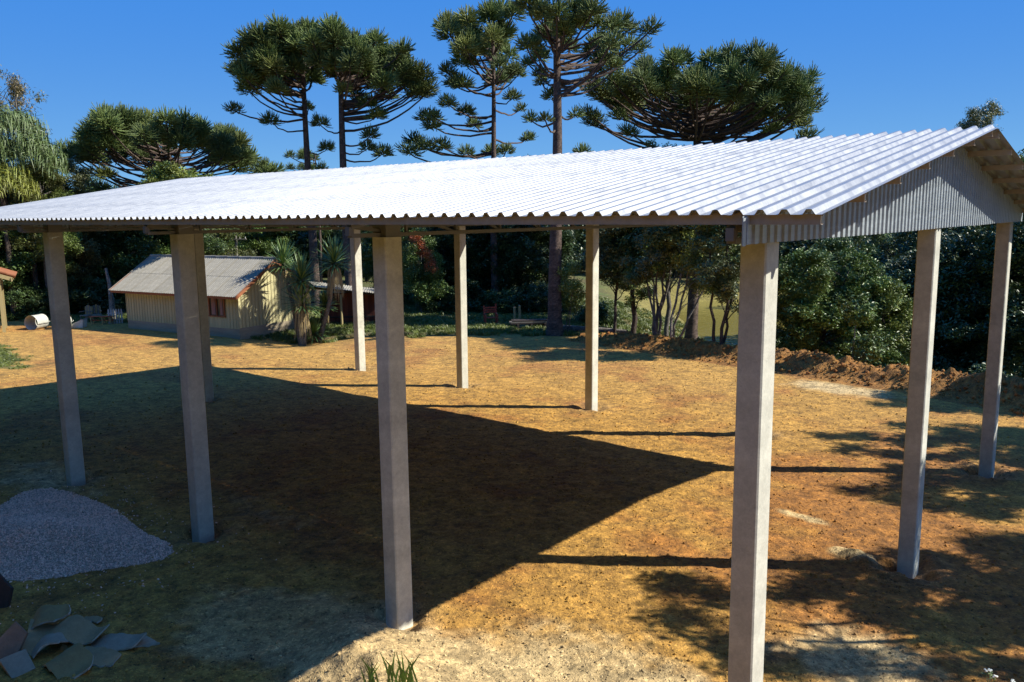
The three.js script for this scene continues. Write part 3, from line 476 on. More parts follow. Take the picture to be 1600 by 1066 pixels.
umbrellaPine({ at: [-33.94, -35.24], label: 'umbrella pine with long drooping low arms and ragged tufts', trunkTop: 18.11, R: 6.2, r0: 0.27, seed: 4, crownBase: 15.98, fill: 0.45,
  tufts: [-2.9,18.9,0.89,-2.7,18.1,0.89,-1.9,19.2,0.89,-1.6,18.4,0.89,-2.2,17.4,0.89,-1.4,17.8,0.80,-0.5,19.0,0.89,-0.1,19.4,0.89,0.6,19.7,0.89,0.4,18.7,0.89,1.4,19.3,0.89,-0.5,18.0,0.89,-1.0,17.4,0.80,0.1,17.9,0.80,0.8,18.4,0.89,-2.8,15.8,0.75,-2.0,15.2,0.75,-3.0,16.0,0.62,-0.0,16.4,0.80,0.6,16.0,0.66,1.8,16.0,0.62,1.3,17.0,0.71,-1.5,16.6,0.71,-3.0,14.0,0.66,-2.0,13.8,0.71,-1.5,13.1,0.66,-4.8,13.4,0.71,-4.2,12.6,0.66,-5.7,12.0,0.75,-4.8,11.4,0.71,-6.0,11.2,0.71,-3.6,11.4,0.71,-1.9,10.9,0.58,-0.2,11.1,0.71,0.9,10.9,0.58,2.5,12.1,0.58,1.4,14.5,0.66,-4.0,13.2,0.58,2.0,14.1,0.49] });
umbrellaPine({ at: [-23.17, -27.72], label: 'nearest and tallest umbrella pine, thick dark trunk beside the pond', trunkTop: 16.83, R: 5.4, r0: 0.42, seed: 5, crownBase: 14.4, fill: 0.5,
  tufts: [-1.7,17.1,0.67,-1.0,16.6,0.70,-0.1,17.4,0.77,-0.2,16.7,0.77,-0.6,16.4,0.70,0.8,16.8,0.77,1.4,17.0,0.70,1.8,17.4,0.67,1.6,16.5,0.77,2.0,16.2,0.63,1.0,16.1,0.70,2.6,16.3,0.70,3.3,16.4,0.70,3.9,16.3,0.63,2.7,15.9,0.63,0.4,15.9,0.63,-0.8,15.7,0.63,-1.3,15.2,0.60,-1.7,15.2,0.53,2.8,15.3,0.60,3.4,14.7,0.53,-0.8,14.4,0.53,-0.2,13.0,0.56,0.3,15.9,0.63,4.3,16.0,0.63,4.9,16.1,0.60,4.8,15.6,0.53,1.3,12.2,0.49,-1.3,12.0,0.49,-0.7,11.5,0.42,1.3,9.9,0.49,-1.5,9.6,0.35,3.0,14.2,0.46] });
umbrellaPine({ at: [-21.49, -40.31], label: 'broad dense umbrella pine spreading above the middle of the shed roof', trunkTop: 15.28, R: 7.6, r0: 0.4, seed: 6, crownBase: 12.73, fill: 0.8,
  tufts: [-3.1,16.3,0.83,-3.2,15.8,0.83,-2.0,15.9,0.83,-1.7,15.3,0.91,-2.7,15.2,0.83,-3.7,15.0,0.83,-4.9,15.2,0.74,-4.7,14.6,0.83,-5.9,14.7,0.74,-7.0,14.9,0.70,-6.6,14.3,0.74,-5.5,14.2,0.74,-0.7,15.3,0.83,0.1,15.9,0.91,0.9,15.8,0.83,-0.3,14.7,0.91,0.8,15.0,0.91,-1.1,14.5,0.91,1.8,15.3,0.83,2.6,15.8,0.91,3.2,15.6,0.83,3.5,15.2,0.83,2.4,14.8,0.91,1.6,14.5,0.91,4.3,14.8,0.83,5.2,14.8,0.83,6.2,14.8,0.83,6.8,14.8,0.74,5.0,14.2,0.83,5.9,14.2,0.83,7.1,14.1,0.74,7.5,13.5,0.66,6.5,13.6,0.83,5.4,13.7,0.83,4.2,13.8,0.83,6.9,12.7,0.74,6.6,12.2,0.70,6.0,12.9,0.74,7.5,11.6,0.74,0.4,13.9,0.91,1.4,13.7,0.91,-0.5,13.9,0.91,-1.7,14.1,0.91,-2.9,14.3,0.83,-4.0,14.1,0.74,-5.0,13.8,0.74,2.5,13.1,0.83,3.6,13.1,0.74,4.3,12.9,0.74,4.5,11.9,0.66,3.2,12.0,0.66,-7.0,13.0,0.62,-6.9,12.5,0.54,-4.8,11.7,0.62,5.3,12.4,0.66,-0.9,13.4,0.83] });
umbrellaPine({ at: [-62.73, -42.62], label: 'small young umbrella pine far behind, between the twin trunks and house', trunkTop: 12.48, R: 2.6, r0: 0.15, seed: 7, crownBase: 3, fill: 0.4, tufts: [-1.6,12.6,0.69,-0.8,12.6,0.69,-2.3,12.5,0.56,-1.5,11.4,0.56,-0.2,11.3,0.50,-2.5,11.4,0.50] });

// ---- leafy trees
const ORD = ['first','second','third','fourth','fifth','sixth','seventh','eighth','ninth','tenth','eleventh','twelfth','thirteenth','fourteenth','fifteenth'];
let ordinal = 0;
const wood1 = 'trees of the dense wood behind the cream house';
for (const [x, z, top, tone, seed] of [[-60.44, -12.13, 9.5, 'mid', 1], [-61.2, -15.39, 8.6, 'mid', 2], [-79.33, -23.78, 12, 'dark', 8], [-65.2, -19.86, 9.6, 'mid', 3], [-79.77, -28.59, 11, 'mid', 9], [-59.04, -19.76, 8.2, 'dark', 4], [-61.96, -23.83, 9, 'mid', 5], [-80.09, -33.51, 10.5, 'dark', 10], [-62.58, -27.21, 9.2, 'dark', 6], [-65.13, -31.58, 8.2, 'olive', 7], [-78.45, -42.64, 9.5, 'grey', 11], [-72.57, -42.3, 8.6, 'fresh', 12], [-76.71, -49.25, 8.8, 'fresh', 13]])
  leafTree({ at: [x, z], label: `leafy tree in the wood behind the cream house, ${ORD[ordinal++]} from the palms`, group: wood1, blobs: [[0, top * 0.62, 0, 3.0, top * 0.36], [-1.7, top * 0.4, 0.6, 2.2, top * 0.32], [1.8, top * 0.42, 0.4, 2.2, top * 0.33], [0.2, 1.4, 1.2, 2.4, 1.3]], clumps: 84, per: 28, kind: 'big', tone, tone2: 'mid', seed, size: 0.95, clumpR: 0.8, tr: 0.17, trunks: 2, wood: barkGrey });
leafTree({ name: 'gum_tree', at: [-59.38, -14.3], label: 'tall thin gum tree with sparse brownish leaves at the picture edge', blobs: [[-0.6, 15.2, 0, 1.9, 1.5], [0.9, 15.0, 0, 1.5, 1.3], [-1.6, 13.6, 0, 1.5, 1.0], [1.9, 12.6, 0.2, 0.9, 0.6], [1.6, 10.6, 0, 1.3, 1.2]], clumps: 58, per: 13, kind: 'gum', tone: 'dry', tone2: 'olive', seed: 21, size: 1.3, clumpR: 0.45, tr: 0.14, trunks: 3, wood: barkGrey, bare: 0.1 });
leafTree({ at: [-58.76, -17.4], label: 'greyish olive tree between the palms and the low umbrella pine', blobs: [[0, 9.4, 0, 2.0, 2.0], [-1.3, 7.8, 0.5, 2.0, 2.2], [1.6, 7.4, 0.2, 1.5, 1.5], [0.3, 5, 0.5, 2.4, 2.4]], clumps: 150, per: 26, kind: 'mid', tone: 'grey', tone2: 'olive', seed: 22, size: 1.1, clumpR: 0.6, wood: barkGrey });
leafTree({ at: [-56.8, -15.13], label: 'brown tinged bushy tree close behind the drooping palms', blobs: [[0, 8.4, 0, 1.6, 2.2], [-1, 6.8, 0.4, 1.6, 2.2], [1.2, 5.4, 0.3, 1.6, 2]], clumps: 100, per: 24, kind: 'mid', tone: 'olive', tone2: 'fresh', seed: 23, size: 1.0, clumpR: 0.6, wood: barkGrey, bare: 0.15 });
leafTree({ at: [-45.76, -19.03], label: 'bright yellow green tree top rising just above the roof ridge', blobs: [[-0.5, 8.8, 0, 1.5, 1.1], [1.3, 8.2, 0, 1.5, 0.9], [-2.1, 8.0, 0.2, 1.3, 0.8], [0, 7.0, 0, 1.6, 0.9]], clumps: 120, per: 26, kind: 'mid', tone: 'lime', tone2: 'fresh', seed: 24, size: 1.1, clumpR: 0.6 });
leafTree({ at: [-36.59, -30.47], name: 'flowering_tree', label: 'green tree with a spray of orange red blossom beside the plank shed', blobs: [[0, 4.0, 0, 1.35, 2.0], [0.5, 2.2, 0.2, 1.2, 1.2]], clumps: 55, per: 26, kind: 'small', tone: 'fresh', tone2: 'mid', seed: 25, size: 1.3, clumpR: 0.5, tr: 0.07, trunks: 3, lean: 0.8, wood: barkPale });
{ // its blossom
  const t = scene.children[scene.children.length - 1], r = rng(4), list = [];
  for (let k = 0; k < 34; k++) { const f = k / 34, cx = -0.25 + f * 1.15 + (r() - 0.5) * 0.7, cy = 5.4 - f * 2.1 + (r() - 0.5) * 0.8; for (let i = 0; i < 7; i++) { const s = cx + (r() - 0.5) * 0.35, fo = 0.75 + r() * 0.5; list.push([s * SX + fo * FX, cy + (r() - 0.5) * 0.3, s * SZ + fo * FZ, r() * 6, r() * 6, r() * 6, 0.8, 0.8, 0.8, C(0.5 * (0.7 + 0.5 * r()), 0.12 * (0.6 + r()), 0.035)]); } }
  stuff('blossom', '', '', SPRAY.small, leafMat, list, t);
}
ordinal = 0;
const wood2 = 'dark trees massed beyond the yard';
for (const [x, z, top, tone, seed] of [[-68.01, -48.64, 9.6, 'mid', 43], [-60.78, -46.82, 8.8, 'mid', 42], [-49.46, -40.59, 7.8, 'fresh', 41], [-43.03, -38.12, 7.6, 'mid', 44], [-37.62, -34.8, 7.4, 'dark', 45], [-46.41, -45.7, 9.4, 'mid', 49], [-37.55, -37.44, 7.8, 'dark', 46], [-34.65, -37.25, 7.8, 'dark', 47], [-44, -50.27, 9.6, 'dark', 50], [-35.03, -40.82, 8.2, 'dark', 48]])
  leafTree({ at: [x, z], label: `deep green tree in the dark mass beyond the yard, ${ORD[ordinal++]} from the blossom tree`, group: wood2, blobs: [[0, top * 0.6, 0, 2.5, top * 0.38], [-1.2, top * 0.38, 0.5, 1.9, top * 0.3], [1.3, top * 0.42, 0.3, 1.9, top * 0.32]], clumps: 92, per: 32, kind: 'big', tone, tone2: 'dark', seed, size: 0.85, clumpR: 0.75, tr: 0.15, trunks: 2 });
// pond-side row with slender stems
leafTree({ name: 'slender_tree', at: [-20.81, -29.96], label: 'slender dark stemmed tree nearest the lying log by the pond', blobs: [[0, 5.6, 0, 1.4, 1.7], [0.6, 3.6, 0, 1.0, 0.9], [-0.7, 4.2, 0, 1.0, 1.0]], clumps: 54, per: 20, kind: 'mid', tone: 'grey', tone2: 'mid', seed: 61, tr: 0.1, clumpR: 0.5, wood: barkDark });
leafTree({ name: 'slender_tree', at: [-19.76, -30.1], label: 'thick trunked pond side tree wrapped in dark foliage', blobs: [[0, 5.4, 0, 1.3, 1.8], [0.1, 3.0, 0, 0.75, 1.2], [0.8, 6.6, 0, 1.4, 1.3]], clumps: 58, per: 24, kind: 'mid', tone: 'mid', tone2: 'dark', seed: 62, tr: 0.17, clumpR: 0.5 });
leafTree({ name: 'slender_tree', at: [-17.61, -28.82], label: 'clump of leaning pale stems on the earth bank by the pond', blobs: [[0.3, 5.4, 0, 1.5, 1.7], [-0.5, 4.2, 0, 1.2, 1.2], [1.1, 6.6, -0.4, 1.6, 1.6]], clumps: 62, per: 20, kind: 'mid', tone: 'grey', tone2: 'fresh', seed: 63, trunks: 5, tr: 0.085, lean: 0.7, clumpR: 0.5, wood: barkGrey });
leafTree({ name: 'slender_tree', at: [-16.46, -28.09], label: 'pale stemmed tree leaning strongly away from the shed corner column', blobs: [[1.5, 5.2, 0, 1.5, 1.6], [2.1, 3.5, 0, 1.1, 0.9], [0.9, 6.8, 0, 1.4, 1.4]], clumps: 62, per: 20, kind: 'mid', tone: 'lime', tone2: 'grey', seed: 64, trunks: 3, tr: 0.075, lean: 0.5, clumpR: 0.5, wood: barkPale });
leafTree({ name: 'slender_tree', at: [-13.03, -26.81], label: 'dark twin stemmed tree beside the nearest shed column', blobs: [[-0.4, 5.0, 0, 1.5, 1.7], [0.6, 3.2, 0, 1.2, 1.2], [0, 6.6, 0, 1.5, 1.4]], clumps: 66, per: 24, kind: 'mid', tone: 'grey', tone2: 'mid', seed: 65, trunks: 3, tr: 0.09, lean: 0.8, clumpR: 0.5 });
leafTree({ at: [-20.81, -35.68], label: 'tall grey green tree whose crown overlaps the broad umbrella pine', blobs: [[0, 10.6, 0, 1.7, 1.8], [1.4, 9.3, 0, 1.6, 1.2], [-1.6, 8.9, 0.3, 1.6, 1.1], [0, 7, 0.2, 2.4, 2.2]], clumps: 110, per: 24, kind: 'mid', tone: 'grey', tone2: 'mid', seed: 66, tr: 0.16, clumpR: 0.55, wood: barkGrey });
leafTree({ name: 'sapling', at: [-22.94, -28.17], label: 'thin forked sapling with fresh leaves beside the thickest pine trunk', blobs: [[0.2, 3.1, 0, 0.85, 0.9], [0.5, 2.0, 0.2, 0.6, 0.6]], clumps: 26, per: 12, kind: 'small', tone: 'lime', tone2: 'fresh', seed: 67, trunks: 2, tr: 0.045, lean: 0.9, clumpR: 0.4, size: 1.2, wood: barkGrey });
leafTree({ name: 'sapling', at: [-7, -26.15], label: 'pale thin sapling stem standing before the glossy bush', blobs: [[0.1, 2.9, 0, 0.5, 0.5], [0.6, 1.2, 0.2, 0.5, 0.5]], clumps: 14, per: 10, kind: 'mid', tone: 'fresh', tone2: 'mid', seed: 68, tr: 0.045, lean: 0.3, clumpR: 0.35, wood: barkPale });
// the big glossy bush beyond the bank and its neighbour
leafTree({ name: 'glossy_tree', at: [-10, -29.69], label: 'round leafy tree behind the bank, between shed corner and middle gable column', blobs: [[-0.4, 4.0, 0, 1.7, 1.7], [1.5, 4.2, 0, 1.6, 1.5], [-1.2, 2.4, 0.3, 1.4, 1.6], [0.9, 2.3, 0.5, 1.7, 1.6], [2.3, 3.0, 0.2, 1.2, 1.6]], clumps: 150, per: 30, kind: 'mid', tone: 'fresh', tone2: 'mid', seed: 69, size: 0.95, clumpR: 0.55, trunks: 4, tr: 0.1, lean: 1 });
leafTree({ name: 'glossy_tree', at: [-7.38, -31.2], label: 'lower bright leaved tree pressed against the middle gable column', blobs: [[0, 3.4, 0, 1.2, 1.6], [0.3, 1.6, 0.4, 1.2, 1.3]], clumps: 66, per: 28, kind: 'mid', tone: 'lime', tone2: 'mid', seed: 70, size: 0.95, clumpR: 0.5, trunks: 2, tr: 0.07 });
ordinal = 0;
const wood3 = 'trees of the shaded wood beyond the gable end';  // mostly dark leaf tones, standing in for the shade of neighbouring trees
for (const [x, z, top, tone, seed] of [[-15.44, -50.47, 9.4, 'mid', 89], [-13.3, -54.82, 10, 'mid', 88], [-8.24, -40.85, 9, 'dark', 81], [-9.54, -52.73, 11, 'dark', 85], [-5.95, -38.85, 9.5, 'dark', 82], [-7.06, -53.48, 11.5, 'dark', 86], [-3.95, -37.91, 10.4, 'dark', 83], [-4.19, -51.96, 14.4, 'mid', 87], [-2.24, -38.02, 12, 'dark', 84], [-1.04, -44.19, 13, 'dark', 90]])
  leafTree({ at: [x, z], label: `tall dark tree of the shaded wood beyond the gable, ${ORD[ordinal++]} from the glossy trees`, group: wood3, blobs: [[0, top * 0.64, 0, 2.9, top * 0.34], [-1.4, top * 0.4, 0.6, 2.3, top * 0.3], [1.5, top * 0.4, 0.4, 2.3, top * 0.3], [0, top * 0.16, 0.8, 2.5, top * 0.15]], clumps: 120, per: 32, kind: 'big', tone, tone2: 'dark', seed, size: 0.85, clumpR: 0.75, tr: 0.2 });
leafTree({ name: 'gum_tree', at: [-14.78, -89.87], label: 'small open crowned gum tree above the roof ridge end', blobs: [[-0.6, 17.2, 0, 1.4, 1.1], [0.9, 18.4, 0, 0.9, 0.9], [-1.2, 16.2, 0, 0.9, 0.9], [1.1, 16.7, 0, 0.8, 0.7]], clumps: 46, per: 15, kind: 'gum', tone: 'grey', tone2: 'olive', seed: 91, size: 1.4, clumpR: 0.45, tr: 0.2, trunks: 2, wood: barkGrey });
leafTree({ at: [-12.06, -81.74], label: 'low olive tree top peeping over the ridge end', blobs: [[0, 13.6, 0, 1.8, 1.3], [0, 11, 0, 2.4, 2]], clumps: 40, per: 20, kind: 'big', tone: 'olive', tone2: 'mid', seed: 92, size: 0.9, clumpR: 0.5, wood: barkGrey });
leafTree({ at: [-20.87, -71.9], label: 'distant dark tree tip showing over the roof ridge teeth', blobs: [[0, 13.0, 0, 0.8, 0.7], [0, 11, 0, 2.0, 1.6]], clumps: 26, per: 18, kind: 'big', tone: 'mid', tone2: 'dark', seed: 93, size: 0.8, clumpR: 0.45 });
{ const x0 = [-16.21, -86.1], t = thing('dead_tree', 'bare dead stick of a tree left of the small gum', 'tree', [x0[0], height(...x0), x0[1]]); part('trunk', tube([V(0.2, 0, 0), V(0.3, 8, 0), V(0.25, 13.6, 0), V(0, 15.3, 0), V(-0.15, 17.2, 0.1)], [0.2, 0.15, 0.11, 0.08, 0.02], 6), barkDark, t); part('branch', tube([V(0.2, 13, 0), V(0.6, 14, 0.2), V(0.7, 14.9, 0.3)], [0.05, 0.03, 0.01], 5), barkDark, t); }
// trees to the sunny side of the yard whose shadows dapple the earth
const sunny = 'trees on the sunny side of the yard';
const sunnyAt = ['beside the near gable corner, forwardmost', 'next along, just behind the forwardmost', 'leaning over the middle gable column', 'opposite the far gable corner', 'with bare limbs near the bank end', 'standing at the bank end', 'tallest behind the bank end', 'second row, behind the gable corner trees', 'last before the shaded wood'];
[[8.6, -10.6, 10.2, 24, 101], [10.2, -13.4, 10.6, 30, 102], [6.4, -9.3, 9.4, 13, 105], [7.6, -18.6, 10.6, 34, 103], [4.7, -21.6, 10, 12, 104], [5.2, -28.2, 11.5, 80, 106], [10.8, -25, 14, 80, 107], [13.5, -18, 13, 60, 108], [9.4, -36, 14, 90, 109]].forEach(([x, z, top, n, seed], i) =>
  leafTree({ at: [x, z], label: 'open crowned sunny side tree ' + sunnyAt[i], group: sunny, blobs: [[0, top * 0.8, 0, 2.2, top * 0.17], [-1.5, top * 0.66, 0.8, 1.7, top * 0.14], [1.5, top * 0.68, -0.6, 1.7, top * 0.14]], clumps: n, per: 24, kind: 'mid', tone: 'mid', tone2: 'dark', seed, size: 1.2, clumpR: 0.55, tr: 0.15, trunks: 2, lean: 1 }));
// unseen trees added behind the viewpoint to block sky light from near column sides
const backs = 'unseen trees added behind the viewpoint to block sky light', backAt = ['at its farthest left end', 'second from the left end', 'third from the left end', 'opposite the gravel heap', 'opposite the broken sheets', 'directly behind the viewpoint', 'beside the one directly behind the viewpoint', 'second from the right end', 'at its right end'];
[[-38, 3.5, 12], [-30, 7.5, 13], [-23, 10.5, 14], [-16, 12.5, 14], [-9, 14.5, 14], [-2, 17, 15], [5, 19, 15], [12, 18, 15], [18, 11, 13]].forEach(([x, z, top], i) => leafTree({ at: [x, z], label: 'dense tree of the unseen row added behind the viewpoint, ' + backAt[i], group: backs, blobs: [[0, top * 0.66, 0, 4.6, top * 0.33], [-2, top * 0.3, 0.5, 3.4, top * 0.28], [2.4, top * 0.32, -0.5, 3.4, top * 0.28]], clumps: 190, per: 22, kind: 'big', tone: 'mid', tone2: 'dark', seed: 140 + i, size: 1.5, clumpR: 1.1, tr: 0.22 }));
// undergrowth along the far edges: shrubs one can count
ordinal = 0;
const under = 'shrubs along the foot of the wood';
for (const [x, z, w, h, tone, seed] of [[-57.36, -13.37, 2.2, 1.6, 'mid', 121], [-57.52, -15.83, 2.2, 1.7, 'dark', 122], [-55.83, -17.22, 2.2, 2.0, 'dark', 123], [-56.49, -19.27, 2.0, 1.8, 'mid', 124], [-42.25, -33.58, 1.9, 1.2, 'fresh', 125], [-36.05, -32.21, 1.6, 1.3, 'dark', 126], [-34.56, -33.44, 1.8, 1.5, 'dark', 127], [-32.25, -34.04, 1.6, 1.2, 'mid', 128], [-30.62, -35.38, 1.7, 1.4, 'dark', 129], [-25.28, -34.59, 1.0, 0.9, 'mid', 135], [-16.19, -36.9, 1.6, 1.4, 'dark', 130], [-12.99, -34.35, 1.5, 1.6, 'fresh', 131], [-6.42, -33.29, 1.6, 1.2, 'dark', 132], [-4.82, -33.3, 1.7, 1.3, 'dark', 133], [-2.51, -31.32, 1.8, 1.4, 'dark', 134]])
  leafTree({ name: 'leafy_shrub', at: [x, z], label: `rounded shrub at the foot of the wood, ${ORD[ordinal++]} counted from the hut`, group: under, blobs: [[0, h * 0.6, 0, w, h * 0.75], [w * 0.6, h * 0.4, 0.3, w * 0.6, h * 0.5]], clumps: 46, per: 28, kind: 'mid', tone, tone2: 'dark', seed, size: 1.0, clumpR: 0.5, tr: 0.04, trunks: 3, lean: 1 });
// far wood on the slopes, one mass
{
  const r = rng(55), list = [];
  for (let k = 0; k < 900; k++) {
    const d = 92 + 150 * Math.pow(r(), 1.3), a = 0.6887 - 0.75 + r() * 1.5, x = 3.76 - Math.sin(a) * d / Math.cos(a - 0.6887), z = 8.85 - Math.cos(a) * d / Math.cos(a - 0.6887), y = height(x, z), hh = 4 + 3.5 * r(), w = 2.4 + 1.8 * r(), t = 0.6 + 0.7 * r(), m = r();
    if (y < -1.5) continue;
    for (let i = 0; i < 70; i++) { const u = r() * 6.283, v = Math.acos(2 * r() - 1), q = 0.6 + 0.4 * r(); list.push([x + w * q * Math.sin(v) * Math.cos(u), y + hh * 0.55 + hh * 0.55 * q * Math.cos(v), z + w * q * Math.sin(v) * Math.sin(u), (r() - 0.5) * 1.4, r() * 6, (r() - 0.5) * 1.4, 1.5, 1.5, 1.5, C((0.045 + 0.06 * m) * t, (0.085 + 0.045 * m) * t, 0.032 * t)]); }
  }
  stuff('distant_wood', 'distant wooded slope closing the view behind the pond and yard', 'wood', SPRAY.far, leafMat, list);
}

// ---------------------------------------------------------------- palms and yuccas
const palmMats = { green: std({ color: C(0.11, 0.16, 0.05), roughness: 0.5 }), lime: std({ color: C(0.21, 0.23, 0.035), roughness: 0.5 }), yucca: [[0.10, 0.185, 0.055], [0.15, 0.22, 0.065]].map(c => std({ color: C(...c), roughness: 0.45 })), dry: std({ color: C(0.34, 0.26, 0.12), roughness: 0.9 }) };
function blade(pts, w, out) { // strap leaf along points, folded
  const pos = [], idx = []; for (let i = 0; i < pts.length; i++) { const t = i / (pts.length - 1), d = pts[Math.min(i + 1, pts.length - 1)].clone().sub(pts[Math.max(0, i - 1)]).normalize(), s = d.clone().cross(out).normalize().multiplyScalar(w * 0.5 * Math.min(1, (1 - t) * 2.2) + 0.002), p = pts[i]; pos.push(p.x - s.x, p.y - s.y + w * 0.15, p.z - s.z, p.x, p.y, p.z, p.x + s.x, p.y + s.y + w * 0.15, p.z + s.z); }
  for (let i = 0; i < pts.length - 1; i++) { const a = i * 3; idx.push(a, a + 1, a + 3, a + 1, a + 4, a + 3, a + 1, a + 2, a + 4, a + 2, a + 5, a + 4); }
  const g = new THREE.BufferGeometry(); g.setAttribute('position', new THREE.Float32BufferAttribute(pos, 3)); g.setIndex(idx); g.computeVertexNormals(); return g;
}
function frondPalm(x, z, hHead, len, mat, label, seed) {
  const y0 = height(x, z) - 0.2, t = thing('feather_palm', label, 'palm', [x, y0, z], 0, 'drooping feather palms'), r = rng(seed), top = V(0.2, hHead - y0, 0.1);
  part('trunk', tube([V(0, 0, 0), V(0.1, top.y * 0.5, 0), top], [0.2, 0.16, 0.12], 9), barkDark, t);
  for (let k = 0; k < 28; k++) {
    const a = k * 2.4 + r() * 0.4, up = 0.9 - 0.9 * (k / 28), gs = [], n = 12, P = f => V(top.x + Math.cos(a) * len * (f - 0.25 * f * f), top.y + len * (up * f - (0.55 + 0.5 * up) * f * f * 1.15), top.z + Math.sin(a) * len * (f - 0.25 * f * f)), spine = [];
    for (let i = 0; i <= n; i++) spine.push(P(i / n)); gs.push(tube(spine, spine.map((p, i) => 0.03 * (1 - 0.8 * i / n)), 4));
    for (let i = 2; i < 40; i++) for (const s of [-1, 1]) { const f = i / 40, p = P(f), l = (len * 0.34 * Math.sin(Math.PI * (0.15 + 0.8 * f)) + 0.12) * (0.75 + 0.5 * r()), side = V(-Math.sin(a), 0, Math.cos(a)).multiplyScalar(s * 0.6), q = p.clone().addScaledVector(side, l * (0.35 + 0.5 * r())).add(V(Math.cos(a) * l * 0.5 * r(), l * (0.25 - 0.6 * r()), Math.sin(a) * l * 0.5 * r())), e = q.clone().add(V(side.x * l * 0.2, -l * (0.55 + 0.3 * r()), side.z * l * 0.2)); const b = blade([p, q, e], 0.045, V(r() - 0.5, 0.6, r() - 0.5)); b.deleteAttribute('uv'); gs.push(b); }
    gs[0].deleteAttribute('uv'); part('frond', mergeGeometries(gs), mat, t);
  }
}
frondPalm(-58.07, -13.43, 12.94, 4.0, palmMats.green, 'tall feather palm with drooping green fronds beyond the roof end', 1);
frondPalm(-57.49, -14.56, 11.24, 3.4, palmMats.green, 'shorter green feather palm just behind the tall one', 2);
frondPalm(-57.11, -12.93, 9.52, 2.8, palmMats.lime, 'low yellow green feather palm at the roof end', 3);
function yuccaHead(parent, c, rad, seed, dead = 0) {
  const r = rng(seed), gs = [[], []], dry = [];
  for (let k = 0; k < 130; k++) {
    const a = k * 2.39996, f = k / 130, el = 1.45 - 1.75 * f + (r() - 0.5) * 0.2, d = V(Math.cos(a) * Math.cos(el), Math.sin(el), Math.sin(a) * Math.cos(el)), l = rad * (0.85 + 0.3 * r()) , o = c.clone().add(V(0, -0.25 * rad * f, 0));
    gs[k % 2].push(blade([o, o.clone().addScaledVector(d, l * 0.55), o.clone().addScaledVector(d, l).add(V(0, -0.12 * l * f, 0))], 0.075, V(0.1, 1, 0.1)));
  }
  for (let k = 0; k < dead; k++) { const a = r() * 6.283, d = V(Math.cos(a) * 0.35, -1, Math.sin(a) * 0.35), o = c.clone().add(V(0, -0.2 * rad - r() * rad * 0.5, 0)); dry.push(blade([o, o.clone().add(V(d.x * rad * 0.7, -0.15 * rad, d.z * rad * 0.7)), o.clone().addScaledVector(d, rad * (0.8 + 0.3 * r()))], 0.055, V(0.2, 1, 0.3))); }
  const m = part('leaf_head', mergeGeometries(gs[0]), palmMats.yucca[0], parent); part('leaves', mergeGeometries(gs[1]), palmMats.yucca[1], m); if (dry.length) part('dead_leaves', mergeGeometries(dry), palmMats.dry, m);
}
function yucca(x, z, label, stems, seed) { // stems: [[side,h] ...] with head radius
  const y0 = height(x, z) - 0.1, t = thing('yucca', label, 'yucca', [x, y0, z], 0, 'yuccas beside the cream house');
  stems.forEach(([pts, r0, rad, dead], i) => { const v = pts.map(([s, h, f = 0]) => V(s * SX + f * FX, h, s * SZ + f * FZ)); part('stem', tube(v, v.map((p, k) => r0 * (1 - 0.4 * k / (v.length - 1))), 8), barkGrey, t); yuccaHead(t, v[v.length - 1], rad, seed * 10 + i, dead); });
}
yucca(-34.17, -18.99, 'tall yucca shading the cream gable, several green heads', [[[[0, 0], [-0.1, 1.2], [0.1, 2.6]], 0.16, 1.4, 50], [[[0.1, 0], [0.25, 1.8], [0.15, 3.9]], 0.15, 1.35, 40], [[[-0.1, 0, -0.3], [-0.5, 2.2, -0.5], [-1.0, 4.7, -0.8]], 0.15, 1.25, 50]], 3);
yucca(-34.22, -20.12, 'leaning yucca with a bent bare stem and dry skirt', [[[[0, 0], [0.35, 1.0], [0.75, 2.3], [1.05, 4.0], [1.1, 4.7]], 0.15, 1.35, 120], [[[0, 0], [-0.2, 0.7]], 0.1, 0.95, 0], [[[0.1, 0, -0.4], [0.35, 2.2, -0.5]], 0.09, 0.8, 10]], 4);

